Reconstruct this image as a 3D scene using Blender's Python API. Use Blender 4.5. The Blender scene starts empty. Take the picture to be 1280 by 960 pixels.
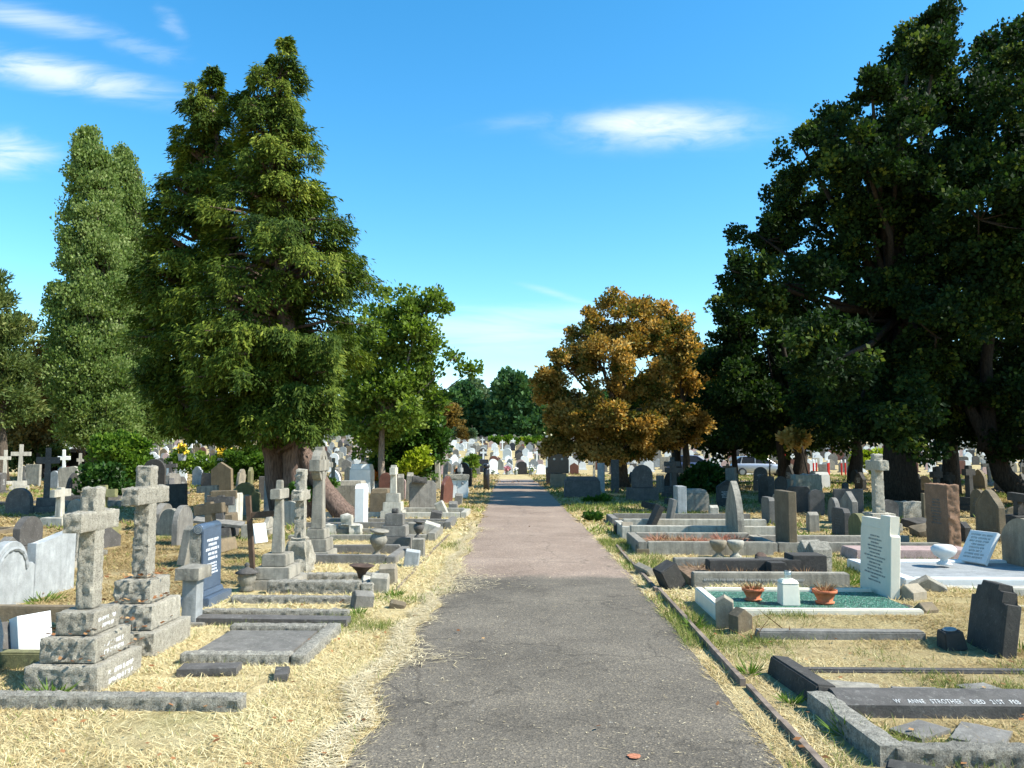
import bpy, bmesh, math, random
import numpy as np
from mathutils import Vector, Matrix, Euler, noise as mnoise
R = math.radians
random.seed(7)
scn = bpy.context.scene
COL = scn.collection

# ------------------------------------------------------------------ camera
F, W0, H0 = 985.0, 1280.0, 960.0
CAMZ = 1.6
cam_d = bpy.data.cameras.new('camera'); cam = bpy.data.objects.new('camera', cam_d); COL.objects.link(cam)
cam_d.sensor_width = 36; cam_d.lens = F / W0 * 36; cam_d.clip_end = 6000; cam_d.clip_start = 0.05
cam.location = (0, 0, CAMZ)
cam.rotation_euler = (R(90) + math.atan(84 / F), 0, math.atan(26 / F))
scn.camera = cam
CR = cam.rotation_euler.to_matrix()

def ray(px, py): return CR @ Vector(((px - 640) / F, (480 - py) / F, -1))
def G(px, py, z=0.0):
    """ground point seen at a pixel of the photograph (level ground at height z)"""
    d = ray(px, py); t = (z - CAMZ) / d.z
    return Vector((d.x * t, d.y * t, z))
def at(px, py, Y):
    """point at depth Y seen at a pixel"""
    d = ray(px, py); t = Y / d.y
    return Vector((d.x * t, Y, CAMZ + d.z * t))
def mpp(Y): return Y / F

def sstep(a, b, v):
    t = min(1, max(0, (v - a) / (b - a))); return t * t * (3 - 2 * t)
def bank(x, y):                           # low grassy bank round the green gravel grave
    return .11 * sstep(1.7, 2.1, x) * sstep(6.7, 7.4, y) * (1 - sstep(8.9, 9.3, y)) * (1 - sstep(4.4, 5.4, x))
def TH(x, y):
    z = -0.2 * sstep(34, 50, y)
    if y > 58:
        k = min(y, 152) - 58
        z += 0.0475 * k - 0.0475 * 6 * (1 - math.exp(-k / 6.0))
    return z

# ------------------------------------------------------------------ helpers: objects
def tag(o, label=None, cat=None, group=None, kind=None):
    if label: o['label'] = label
    if cat: o['category'] = cat
    if group: o['group'] = group
    if kind: o['kind'] = kind
    return o
def mk(name, me, mat=None, parent=None, loc=(0, 0, 0), rot=(0, 0, 0)):
    if isinstance(me, bmesh.types.BMesh):
        bm = me; me = bpy.data.meshes.new(name)
        bmesh.ops.recalc_face_normals(bm, faces=bm.faces[:])
        bm.to_mesh(me); bm.free()
        if any(p.use_smooth for p in me.polygons): me.set_sharp_from_angle(angle=R(38))
    if mat is not None and len(me.materials) == 0: me.materials.append(mat)
    o = bpy.data.objects.new(name, me); COL.objects.link(o)
    o.location = loc; o.rotation_euler = rot
    if parent is not None: o.parent = parent
    return o
def empty(name, loc, rot=(0, 0, 0), scale=None):
    o = bpy.data.objects.new(name, None); COL.objects.link(o)
    o.location = loc; o.rotation_euler = rot; o.empty_display_size = .1
    return o

# ------------------------------------------------------------------ helpers: materials
def nt(m):
    m.use_nodes = True; n = m.node_tree; return n, n.nodes, n.links
def ramp(ns, stops):
    r = ns.new('ShaderNodeValToRGB'); cr = r.color_ramp
    while len(cr.elements) > 1: cr.elements.remove(cr.elements[-1])
    cr.elements[0].position = stops[0][0]; cr.elements[0].color = (*stops[0][1], 1)
    for p, c in stops[1:]:
        e = cr.elements.new(p); e.color = (*c, 1)
    return r
def setin(n, k, v): n.inputs[k].default_value = v
def stone(name, base, var=.35, lichen=(.5, .48, .38), lich=.3, dirt=(.06, .06, .05), dirtamt=.45, speckle=0.0, rough=.85, bump=.35, scale=6.0, spec=.3):
    m = bpy.data.materials.new(name); t, ns, L = nt(m)
    b = ns['Principled BSDF']; setin(b, 'Roughness', rough); setin(b, 'Specular IOR Level', spec)
    tc = ns.new('ShaderNodeTexCoord'); oi = ns.new('ShaderNodeObjectInfo')
    add = ns.new('ShaderNodeVectorMath'); add.operation = 'MULTIPLY_ADD'
    comb = ns.new('ShaderNodeCombineXYZ')
    for k in range(3): L.new(oi.outputs['Random'], comb.inputs[k])
    setin(add, 1, (37, 51, 29)); L.new(comb.outputs[0], add.inputs[0]); L.new(tc.outputs['Object'], add.inputs[2])
    def nz(s, det=5, ro=.6, vec=None):
        n = ns.new('ShaderNodeTexNoise'); setin(n, 'Scale', s); setin(n, 'Detail', det); setin(n, 'Roughness', ro)
        L.new(vec or add.outputs[0], n.inputs['Vector']); return n
    def mix(fac, a, c, mode='MIX'):
        x = ns.new('ShaderNodeMix'); x.data_type = 'RGBA'; x.blend_type = mode
        L.new(fac, x.inputs[0])
        if isinstance(a, tuple): x.inputs[6].default_value = (*a, 1)
        else: L.new(a, x.inputs[6])
        if isinstance(c, tuple): x.inputs[7].default_value = (*c, 1)
        else: L.new(c, x.inputs[7])
        return x.outputs[2]
    lo = tuple(v * (1 - var) for v in base); hi = tuple(min(1, v * (1 + var)) for v in base)
    r1 = ramp(ns, [(.3, lo), (.52, base), (.72, hi)]); L.new(nz(scale, 8, .7).outputs[0], r1.inputs[0])
    c = r1.outputs[0]
    # per-stone tone
    hv = ns.new('ShaderNodeHueSaturation'); mr = ns.new('ShaderNodeMapRange'); setin(mr, 3, .82); setin(mr, 4, 1.16)
    L.new(oi.outputs['Random'], mr.inputs[0]); L.new(mr.outputs[0], hv.inputs['Value']); L.new(c, hv.inputs['Color']); c = hv.outputs[0]
    # weather streaks running down
    st = ns.new('ShaderNodeMapping'); setin(st, 'Scale', (1, 1, .12)); L.new(add.outputs[0], st.inputs[0])
    r2 = ramp(ns, [(.44, (0, 0, 0)), (.75, (1, 1, 1))]); L.new(nz(scale * 2.2, 6, .65, st.outputs[0]).outputs[0], r2.inputs[0])
    k2 = ns.new('ShaderNodeMath'); k2.operation = 'MULTIPLY'; setin(k2, 1, dirtamt); L.new(r2.outputs[0], k2.inputs[0])
    c = mix(k2.outputs[0], c, dirt)
    if lich > 0:
        r3 = ramp(ns, [(.56, (0, 0, 0)), (.64, (1, 1, 1))]); L.new(nz(scale * 3.5, 9, .75).outputs[0], r3.inputs[0])
        k3 = ns.new('ShaderNodeMath'); k3.operation = 'MULTIPLY'; setin(k3, 1, lich); L.new(r3.outputs[0], k3.inputs[0])
        c = mix(k3.outputs[0], c, lichen)
    if speckle > 0:
        v = ns.new('ShaderNodeTexVoronoi'); setin(v, 'Scale', 160); L.new(add.outputs[0], v.inputs['Vector'])
        hs = ns.new('ShaderNodeHueSaturation'); setin(hs, 'Saturation', 0)
        L.new(v.outputs['Color'], hs.inputs['Color'])
        r4 = ramp(ns, [(.2, (.25,) * 3), (.5, (.9,) * 3), (.8, (1.5,) * 3)]); L.new(hs.outputs[0], r4.inputs[0])
        fz = ns.new('ShaderNodeValue'); fz.outputs[0].default_value = speckle
        c = mix(fz.outputs[0], c, r4.outputs[0], 'MULTIPLY')
    L.new(c, b.inputs['Base Color'])
    bp = ns.new('ShaderNodeBump'); setin(bp, 'Strength', bump); setin(bp, 'Distance', .03)
    L.new(nz(min(90, scale * 6), 10, .75).outputs[0], bp.inputs['Height']); L.new(bp.outputs[0], b.inputs['Normal'])
    return m
def plain(name, c, rough=.6, spec=.4, metal=0, var=.25, scale=20, bump=.15):
    m = bpy.data.materials.new(name); t, ns, L = nt(m); b = ns['Principled BSDF']
    setin(b, 'Roughness', rough); setin(b, 'Specular IOR Level', spec); setin(b, 'Metallic', metal)
    tc = ns.new('ShaderNodeTexCoord'); n = ns.new('ShaderNodeTexNoise'); setin(n, 'Scale', scale); setin(n, 'Detail', 6)
    L.new(tc.outputs['Object'], n.inputs['Vector'])
    r = ramp(ns, [(.3, tuple(v * (1 - var) for v in c)), (.7, tuple(min(1, v * (1 + var)) for v in c))])
    L.new(n.outputs[0], r.inputs[0]); L.new(r.outputs[0], b.inputs['Base Color'])
    if bump:
        bp = ns.new('ShaderNodeBump'); setin(bp, 'Strength', bump); setin(bp, 'Distance', .01); L.new(n.outputs[0], bp.inputs['Height']); L.new(bp.outputs[0], b.inputs['Normal'])
    return m
def leafmat(name, stops, trans=.35, rough=.55, tint=(1.15, 1.25, .6)):
    m = bpy.data.materials.new(name); t, ns, L = nt(m); b = ns['Principled BSDF']
    a = ns.new('ShaderNodeAttribute'); a.attribute_name = 'var'
    r = ramp(ns, stops); L.new(a.outputs['Fac'], r.inputs[0])
    L.new(r.outputs[0], b.inputs['Base Color']); setin(b, 'Roughness', rough); setin(b, 'Specular IOR Level', .12)
    tr = ns.new('ShaderNodeBsdfTranslucent')
    mu = ns.new('ShaderNodeMix'); mu.data_type = 'RGBA'; mu.blend_type = 'MULTIPLY'; mu.inputs[0].default_value = 1
    mu.inputs[7].default_value = (*tint, 1); L.new(r.outputs[0], mu.inputs[6]); L.new(mu.outputs[2], tr.inputs['Color'])
    mx = ns.new('ShaderNodeMixShader'); setin(mx, 0, trans)
    L.new(b.outputs[0], mx.inputs[1]); L.new(tr.outputs[0], mx.inputs[2]); L.new(mx.outputs[0], ns['Material Output'].inputs[0])
    return m

M = {}
M['granite'] = stone('rough_granite', (.34, .315, .25), var=.3, lichen=(.48, .47, .38), lich=.22, dirt=(.12, .105, .075), dirtamt=.4, speckle=.6, bump=.9, scale=20)
M['granite_dark'] = stone('weathered_granite', (.26, .245, .20), var=.5, lichen=(.42, .42, .34), lich=.45, dirtamt=.5, speckle=.6, bump=.9, scale=26)
M['lime'] = stone('weathered_limestone', (.27, .25, .20), var=.3, lichen=(.5, .5, .40), lich=.3, dirtamt=.68, bump=.4)
M['limelight'] = stone('pale_limestone', (.42, .40, .33), var=.25, lichen=(.62, .60, .5), lich=.25, dirtamt=.55, bump=.35)
M['grey'] = stone('grey_stone', (.175, .166, .145), var=.3, lichen=(.40, .40, .33), lich=.3, dirtamt=.5, bump=.4)
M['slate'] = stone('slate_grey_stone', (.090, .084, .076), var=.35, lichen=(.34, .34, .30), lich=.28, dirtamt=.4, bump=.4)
M['dark'] = stone('dark_stone', (.045, .042, .037), var=.4, lichen=(.2, .2, .16), lich=.25, dirtamt=.4, bump=.35)  # slate and dark lowered in part to deepen the shade under the oaks
M['black'] = stone('black_granite', (.022, .023, .027), var=.3, lich=0, dirtamt=.1, speckle=.4, rough=.25, bump=.02, spec=.5)
M['blueblack'] = stone('polished_slate_granite', (.055, .08, .115), var=.15, lich=0, dirtamt=.1, speckle=.35, rough=.3, bump=.02, spec=.5)
M['mossy'] = stone('mossy_stone', (.17, .165, .075), var=.3, lichen=(.33, .34, .14), lich=.4, dirtamt=.4)
M['brown'] = stone('brown_sandstone', (.165, .128, .078), var=.3, lichen=(.33, .31, .22), lich=.25, dirtamt=.5)
M['tan'] = stone('tan_stone', (.25, .215, .155), var=.25, lichen=(.4, .38, .3), lich=.2, dirtamt=.4)
M['red'] = stone('red_granite', (.185, .105, .06), var=.25, lich=.1, dirtamt=.25, speckle=.5, rough=.7, bump=.2)
M['pink'] = stone('pink_granite', (.40, .29, .26), var=.2, lich=.1, dirtamt=.2, speckle=.5, rough=.6, bump=.2)
M['rusty'] = stone('red_brown_granite', (.115, .05, .036), var=.25, lich=.05, dirtamt=.2, speckle=.5, rough=.35, bump=.06)
M['white'] = stone('white_marble', (.66, .675, .65), var=.08, lich=.05, dirt=(.42, .45, .42), dirtamt=.22, rough=.55, bump=.1)
M['marble'] = stone('weathered_marble', (.28, .295, .29), var=.3, lichen=(.44, .45, .43), lich=.25, dirt=(.20, .215, .21), dirtamt=.7, rough=.7, bump=.25)
M['mint'] = stone('pale_green_marble', (.72, .665, .53), var=.08, lich=.0, dirt=(.38, .44, .40), dirtamt=.25, rough=.55, bump=.1)
M['terra'] = plain('terracotta', (.42, .13, .06), .8, .2)
M['iron'] = plain('rusty_iron', (.07, .045, .032), .8, .3)
M['wood'] = plain('weathered_wood', (.09, .06, .04), .85, .2)
M['edging'] = plain('weathered_timber_edging', (.17, .135, .105), .85, .2, var=.45, scale=9)
def gravelmat():
    m = bpy.data.materials.new('green_glass_gravel'); t, ns, L = nt(m); b = ns['Principled BSDF']; setin(b, 'Roughness', .5)
    tc = ns.new('ShaderNodeTexCoord'); v = ns.new('ShaderNodeTexVoronoi'); setin(v, 'Scale', 75); L.new(tc.outputs['Object'], v.inputs['Vector'])
    s = ns.new('ShaderNodeSeparateColor'); L.new(v.outputs['Color'], s.inputs[0])
    r = ramp(ns, [(0, (.004, .035, .02)), (.45, (.012, .11, .06)), (.8, (.03, .21, .12)), (.93, (.20, .42, .30)), (1, (.40, .42, .36))]); L.new(s.outputs[0], r.inputs[0]); L.new(r.outputs[0], b.inputs['Base Color'])
    bp = ns.new('ShaderNodeBump'); bp.invert = True; setin(bp, 'Strength', 1); setin(bp, 'Distance', .02); L.new(v.outputs['Distance'], bp.inputs['Height']); L.new(bp.outputs[0], b.inputs['Normal']); return m
M['gravel'] = gravelmat()
M['soil'] = plain('dry_soil', (.16, .11, .07), .95, .1, var=.5, scale=25, bump=.6)
M['letter_w'] = plain('white_lettering', (.80, .82, .84), .6, .2, var=.05)
M['letter_g'] = plain('worn_lead_lettering', (.50, .50, .47), .7, .2, var=.3)
M['letter_d'] = plain('dark_lettering', (.30, .31, .285), .7, .2, var=.2)
M['letter_m'] = plain('faint_cut_lettering', (.16, .16, .14), .8, .2, var=.2)
M['flower_r'] = plain('red_petals', (.55, .03, .02), .6, .2)
M['flower_o'] = plain('orange_petals', (.65, .16, .02), .6, .2)
M['paint'] = plain('faded_orange_paint', (.36, .15, .085), .85, .1, var=.4, scale=60)
M['flower_y'] = plain('yellow_petals', (.75, .52, .04), .6, .2)
M['flower_p'] = plain('pink_petals', (.65, .25, .30), .6, .2)
M['flower_w'] = plain('white_petals', (.8, .8, .76), .6, .2)

def barkmat(name, c, sc=3.0):
    m = bpy.data.materials.new(name); t, ns, L = nt(m); b = ns['Principled BSDF']; setin(b, 'Roughness', .95); setin(b, 'Specular IOR Level', .1)
    tc = ns.new('ShaderNodeTexCoord'); mp = ns.new('ShaderNodeMapping'); setin(mp, 'Scale', (6 * sc, 6 * sc, 1.1 * sc)); L.new(tc.outputs['Object'], mp.inputs[0])
    n = ns.new('ShaderNodeTexNoise'); setin(n, 'Scale', 1.5); setin(n, 'Detail', 8); setin(n, 'Roughness', .7); L.new(mp.outputs[0], n.inputs['Vector'])
    r = ramp(ns, [(.35, tuple(v * .4 for v in c)), (.55, c), (.75, tuple(v * 1.6 for v in c))]); L.new(n.outputs[0], r.inputs[0]); L.new(r.outputs[0], b.inputs['Base Color'])
    bp = ns.new('ShaderNodeBump'); setin(bp, 'Strength', .9); setin(bp, 'Distance', .05); L.new(n.outputs[0], bp.inputs['Height']); L.new(bp.outputs[0], b.inputs['Normal'])
    return m
M['bark_red'] = barkmat('red_brown_bark', (.17, .12, .095))
M['bark'] = barkmat('grey_brown_bark', (.10, .08, .06))
M['bark_oak'] = barkmat('dark_oak_bark', (.045, .037, .029))
M['bark_pale'] = barkmat('pale_bark', (.24, .20, .16))
M['leaf_cyp'] = leafmat('cypress_sprays', [(0, (.012, .030, .006)), (.45, (.055, .090, .011)), (.75, (.13, .168, .020)), (1, (.27, .30, .045))], .24, rough=.7)
M['leaf_oak'] = leafmat('oak_leaves', [(0, (.008, .019, .006)), (.5, (.015, .035, .009)), (.84, (.034, .066, .013)), (1, (.12, .15, .025))], .28, rough=.7)
M['leaf_poplar'] = leafmat('poplar_leaves', [(0, (.05, .095, .024)), (.5, (.13, .19, .045)), (1, (.31, .36, .15))], .36)
M['leaf_chest'] = leafmat('browning_chestnut_leaves', [(0, (.045, .080, .018)), (.3, (.14, .14, .026)), (.55, (.31, .215, .05)), (1, (.55, .42, .14))], .42, tint=(1.3, .95, .5))
M['leaf_birch'] = leafmat('light_olive_leaves', [(0, (.055, .10, .014)), (.5, (.13, .195, .028)), (1, (.24, .31, .065))], .42)
M['leaf_dense'] = leafmat('glossy_dark_leaves', [(0, (.015, .04, .008)), (.5, (.035, .085, .014)), (1, (.08, .15, .028))], .25, rough=.4)
M['leaf_bright'] = leafmat('bright_shrub_leaves', [(0, (.035, .08, .010)), (.5, (.085, .16, .018)), (1, (.20, .29, .035))], .4)
M['leaf_yellow'] = leafmat('yellow_green_shrub_leaves', [(0, (.14, .19, .015)), (.5, (.26, .33, .025)), (1, (.45, .50, .05))], .4)
M['leaf_pine'] = leafmat('pine_needles', [(0, (.035, .062, .018)), (.5, (.085, .12, .030)), (1, (.18, .19, .055))], .25)
M['leaf_far'] = leafmat('far_leaves', [(0, (.024, .062, .026)), (.5, (.050, .115, .042)), (1, (.11, .19, .065))], .3)
M['leaf_farpale'] = leafmat('far_pale_leaves', [(0, (.05, .09, .05)), (.5, (.09, .14, .07)), (1, (.15, .2, .11))], .25)
M['leaf_rust'] = leafmat('rusty_leaves', [(0, (.09, .07, .02)), (.5, (.17, .12, .03)), (1, (.28, .2, .06))], .3, tint=(1.2, 1, .5))
M['grass'] = leafmat('dry_grass_blades', [(0, (.17, .115, .05)), (.28, (.36, .265, .12)), (.48, (.54, .43, .215)), (.68, (.73, .64, .385)), (.72, (.22, .24, .06)), (1, (.11, .16, .03))], .2, .8, tint=(1.05, 1.05, .8))
M['straw'] = leafmat('path_straw', [(0, (.38, .31, .17)), (1, (.70, .61, .40))], .1, .8, tint=(1, 1, .9))
M['weed'] = leafmat('green_weed_blades', [(0, (.05, .11, .015)), (1, (.16, .24, .04))], .3)
M['litter'] = leafmat('fallen_leaves', [(0, (.12, .05, .02)), (.6, (.26, .12, .05)), (1, (.4, .26, .12))], .1, .8, tint=(1.1, .9, .6))
M['dryplant'] = leafmat('withered_stems', [(0, (.16, .085, .04)), (.6, (.30, .18, .09)), (1, (.45, .33, .18))], .15, .85, tint=(1.1, .9, .6))
M['redplant'] = leafmat('withered_reddish_stems', [(0, (.30, .10, .06)), (1, (.55, .26, .17))], .2, .85, tint=(1.2, .8, .6))

# ------------------------------------------------------------------ helpers: shapes
EX = []                                   # footprints kept free of grass
def box(bm, x0, x1, y0, y1, z0, z1, taper=0.0, bev=0.0):
    cx, cy = (x0 + x1) / 2, (y0 + y1) / 2; k = 1 - taper
    p = [(x0, y0, z0), (x1, y0, z0), (x1, y1, z0), (x0, y1, z0)]
    p += [(cx + (x - cx) * k, cy + (y - cy) * k, z1) for x, y, _ in p]
    v = [bm.verts.new(q) for q in p]
    fs = [bm.faces.new([v[i] for i in f]) for f in ((3, 2, 1, 0), (4, 5, 6, 7), (0, 1, 5, 4), (1, 2, 6, 5), (2, 3, 7, 6), (3, 0, 4, 7))]
    if bev:
        es = {e for f in fs for e in f.edges}
        bmesh.ops.bevel(bm, geom=list(es), offset=bev, segments=2, affect='EDGES')
    return bm
def BOX(dx, dy, dz, taper=0, bev=.008):
    return box(bmesh.new(), -dx / 2, dx / 2, -dy / 2, dy / 2, 0, dz, taper, bev)
def rbox(bm, x0, x1, y0, y1, z0, z1, res=.03, amp=.015, freq=15, seed=0, taper=0.0, faces='xXyYZ', rnd=.006):
    """box with pitched, rock-like faces"""
    nx, ny, nz = [max(1, int(round((b - a) / res))) for a, b in ((x0, x1), (y0, y1), (z0, z1))]
    cx, cy = (x0 + x1) / 2, (y0 + y1) / 2
    vs = {}
    def V(i, j, k):
        key = (i, j, k)
        if key in vs: return vs[key]
        x = x0 + (x1 - x0) * i / nx; y = y0 + (y1 - y0) * j / ny; z = z0 + (z1 - z0) * k / nz
        s = 1 - taper * (k / nz); x = cx + (x - cx) * s; y = cy + (y - cy) * s
        p = Vector((x, y, z)); q = p * freq + Vector((seed * 7.3, seed * 3.1, seed * 5.7))
        nrm = Vector((-1 if i == 0 else 1 if i == nx else 0, -1 if j == 0 else 1 if j == ny else 0, -1 if k == 0 else 1 if k == nz else 0))
        edge = (nrm.x != 0) + (nrm.y != 0) + (nrm.z != 0)
        d = mnoise.fractal(q, .9, 2.1, 3) * amp
        on = (i == 0 and 'x' in faces) or (i == nx and 'X' in faces) or (j == 0 and 'y' in faces) or (j == ny and 'Y' in faces) or (k == nz and 'Z' in faces)
        if not on: d *= .15
        if edge >= 2: d = d * .5 - rnd
        p += nrm.normalized() * d
        vs[key] = bm.verts.new(p); return vs[key]
    def face(fn, n1, n2):
        for a in range(n1):
            for b in range(n2):
                bm.faces.new([fn(a, b), fn(a + 1, b), fn(a + 1, b + 1), fn(a, b + 1)]).smooth = True
    face(lambda a, b: V(0, a, b), ny, nz); face(lambda a, b: V(nx, a, b), ny, nz)
    face(lambda a, b: V(a, 0, b), nx, nz); face(lambda a, b: V(a, ny, b), nx, nz)
    face(lambda a, b: V(a, b, nz), nx, ny); face(lambda a, b: V(a, b, 0), nx, ny)
    return bm
def profile(shape, w, h):
    """outline of a headstone in (y, z), starting bottom left, anticlockwise seen from +x"""
    a = w / 2; P = [(-a, 0), (a, 0)]
    def arc(cx, cz, r, a0, a1, n): return [(cx + r * math.cos(R(a0 + (a1 - a0) * i / n)), cz + r * math.sin(R(a0 + (a1 - a0) * i / n))) for i in range(n + 1)]
    if shape == 'flat': P += [(a, h), (-a, h)]
    elif shape == 'round': P += arc(0, h - a, a, 0, 180, 14)
    elif shape == 'seg':
        s = .28 * w; r = (a * a + s * s) / (2 * s); th = math.degrees(math.asin(a / r))
        P += arc(0, h - r, r, 90 - th, 90 + th, 12)
    elif shape == 'gothic':
        r = w * 1.05; zc = h - math.sqrt(max(0, r * r - (r - a) ** 2)); zc = max(zc, .2 * h)
        th = math.degrees(math.acos((r - a) / r))
        P += arc(a - r, zc, r, 0, th, 7) + arc(r - a, zc, r, 180 - th, 180, 7)[1:]
    elif shape == 'gable': P += [(a, h - .33 * w), (0, h), (-a, h - .33 * w)]
    elif shape == 'shoulder':
        b = a * .68; z = h - b - .02; P += [(a, z - .03), (a * .88, z)] + arc(0, z, b, 0, 180, 12) + [(-a * .88, z), (-a, z - .03)]
    elif shape == 'step': P += [(a, h - .14), (a * .72, h - .14), (a * .72, h - .05), (a * .45, h - .05), (a * .45, h), (-a * .45, h), (-a * .45, h - .05), (-a * .72, h - .05), (-a * .72, h - .14), (-a, h - .14)]
    elif shape == 'ogee':
        P += [(a, h - .42 * w), (a * .94, h - .36 * w), (a * .8, h - .29 * w), (a * .6, h - .2 * w), (a * .42, h - .12 * w), (a * .24, h - .05 * w), (0, h),
              (-a * .24, h - .05 * w), (-a * .42, h - .12 * w), (-a * .6, h - .2 * w), (-a * .8, h - .29 * w), (-a * .94, h - .36 * w), (-a, h - .42 * w)]
    elif shape == 'cut': P += [(a, h - .12 * w), (a * .75, h), (-a * .75, h), (-a, h - .12 * w)]
    elif shape == 'scallop':
        P += [(a, h - .2 * w)] + arc(a, h, .2 * w, 270, 180, 5) + arc(-a, h, .2 * w, 0, -90, 5)
    elif shape == 'heart': P += arc(a / 2, h - a / 2, a / 2, 0, 160, 8) + arc(-a / 2, h - a / 2, a / 2, 20, 180, 8)
    return P
def prism(P, t, bev=.008):
    """outline (y, z) extruded along x, thickness t"""
    bm = bmesh.new()
    A = [bm.verts.new((t / 2, y, z)) for y, z in P]; B = [bm.verts.new((-t / 2, y, z)) for y, z in P]
    f1 = bm.faces.new(A); f2 = bm.faces.new(B[::-1]); n = len(P)
    for i in range(n): bm.faces.new((A[i], B[i], B[(i + 1) % n], A[(i + 1) % n]))
    if bev:
        es = [e for f in (f1, f2) for e in f.edges]
        bmesh.ops.bevel(bm, geom=es, offset=bev, segments=1, affect='EDGES')
    return bm
def lathe(prof, n=24, bm=None, sx=1, sy=1):
    bm = bm or bmesh.new(); rings = []
    for r, z in prof:
        rings.append([bm.verts.new((r * math.cos(2 * math.pi * i / n) * sx, r * math.sin(2 * math.pi * i / n) * sy, z)) for i in range(n)])
    for a, b in zip(rings, rings[1:]):
        for i in range(n): bm.faces.new((a[i], a[(i + 1) % n], b[(i + 1) % n], b[i]))
    bm.faces.new(rings[0][::-1]); bm.faces.new(rings[-1])
    return bm
def smooth(o):
    for p in o.data.polygons: p.use_smooth = True
    return o
def tube(bm, pts, rad, n=10, rough=.0, seed=0):
    rings = []; pts = [Vector(p) for p in pts]
    for i, p in enumerate(pts):
        d = (pts[min(i + 1, len(pts) - 1)] - pts[max(i - 1, 0)]).normalized()
        u = d.orthogonal().normalized() if abs(d.z) < .99 else Vector((1, 0, 0)); u = (u - d * u.dot(d)).normalized()
        if rings: u = (pu - d * pu.dot(d)).normalized()
        pu = u; v = d.cross(u); ring = []
        for k in range(n):
            a = 2 * math.pi * k / n; r = rad[i]
            if rough: r *= 1 + rough * mnoise.noise(Vector((math.cos(a) * 2.2 + seed, math.sin(a) * 2.2, i * .35 + seed)))
            ring.append(bm.verts.new(p + u * math.cos(a) * r + v * math.sin(a) * r))
        rings.append(ring)
    for a, b in zip(rings, rings[1:]):
        for k in range(n): bm.faces.new((a[k], a[(k + 1) % n], b[(k + 1) % n], b[k]))
    bm.faces.new(rings[0][::-1]); bm.faces.new(rings[-1])
    return bm
def pseudo_text(w, h, rows, seed=0, fill=(.5, .95), lh=.55, centered=True):
    """rows of worn, unreadable strokes on the y-z plane (x = 0 outwards), 1.5 mm proud"""
    rnd = random.Random(seed); bm = bmesh.new(); rh = h / rows
    def q(y0, z0, y1, z1):
        vs = [bm.verts.new((x, y, z)) for x in (0, .0015) for y, z in ((y0, z0), (y1, z0), (y1, z1), (y0, z1))]
        for f in ((7, 6, 5, 4), (0, 1, 5, 4), (1, 2, 6, 5), (2, 3, 7, 6), (3, 0, 4, 7)): bm.faces.new([vs[i] for i in f])
    for r in range(rows):
        L = w * rnd.uniform(*fill); z = h - (r + 1) * rh; H = rh * lh; y = -L / 2 if centered else -w / 2; e = y + L; s = H * .17
        while y < e:
            for _ in range(rnd.randint(3, 8)):
                k = rnd.random(); lw = H * .55
                q(y, z, y + s, z + H)
                if k < .6: q(y + lw - s, z, y + lw, z + H)
                if k > .3: q(y, z + H - s, y + lw, z + H)
                if k > .55: q(y, z + H * .45, y + lw, z + H * .45 + s)
                y += H * .78
                if y > e: break
            y += H * .5
    return bm
def lettering(name, text, size, mat, parent, loc, rot):
    cu = bpy.data.curves.new(name, 'FONT'); cu.body = text; cu.size = size; cu.extrude = .001; cu.align_x = 'LEFT'; cu.space_character = 1.12; cu.space_word = 1.5
    ob = bpy.data.objects.new(name, cu); COL.objects.link(ob)
    dg = bpy.context.evaluated_depsgraph_get(); me = bpy.data.meshes.new_from_object(ob.evaluated_get(dg))
    bpy.data.objects.remove(ob); bpy.data.curves.remove(cu)
    me.materials.clear(); me.materials.append(mat); me.name = name
    return mk(name, me, None, parent, loc, rot)

# leaves, needles, blades: one mesh of many small faces, each with a tone of its own
def quads_mesh(name, base, axis, side, var, mat, tip=1.0):
    """diamond-shaped faces: base (N,3), axis (N,3) to the tip, side (N,3) half width"""
    N = len(base); co = np.empty((N, 4, 3), np.float32)
    mid = base + axis * .45
    co[:, 0] = base; co[:, 1] = mid + side; co[:, 2] = base + axis; co[:, 3] = mid - side
    me = bpy.data.meshes.new(name); me.vertices.add(N * 4); me.vertices.foreach_set('co', co.ravel())
    me.loops.add(N * 4); me.loops.foreach_set('vertex_index', np.arange(N * 4, dtype=np.int32))
    me.polygons.add(N); me.polygons.foreach_set('loop_start', np.arange(0, N * 4, 4, dtype=np.int32))
    me.polygons.foreach_set('loop_total', np.full(N, 4, np.int32))
    a = me.attributes.new('var', 'FLOAT', 'FACE'); a.data.foreach_set('value', np.clip(var, 0, 1).astype(np.float32))
    me.update(calc_edges=True); me.materials.append(mat); return me
def unit(v): return v / np.maximum(np.linalg.norm(v, axis=-1, keepdims=True), 1e-6)
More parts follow.
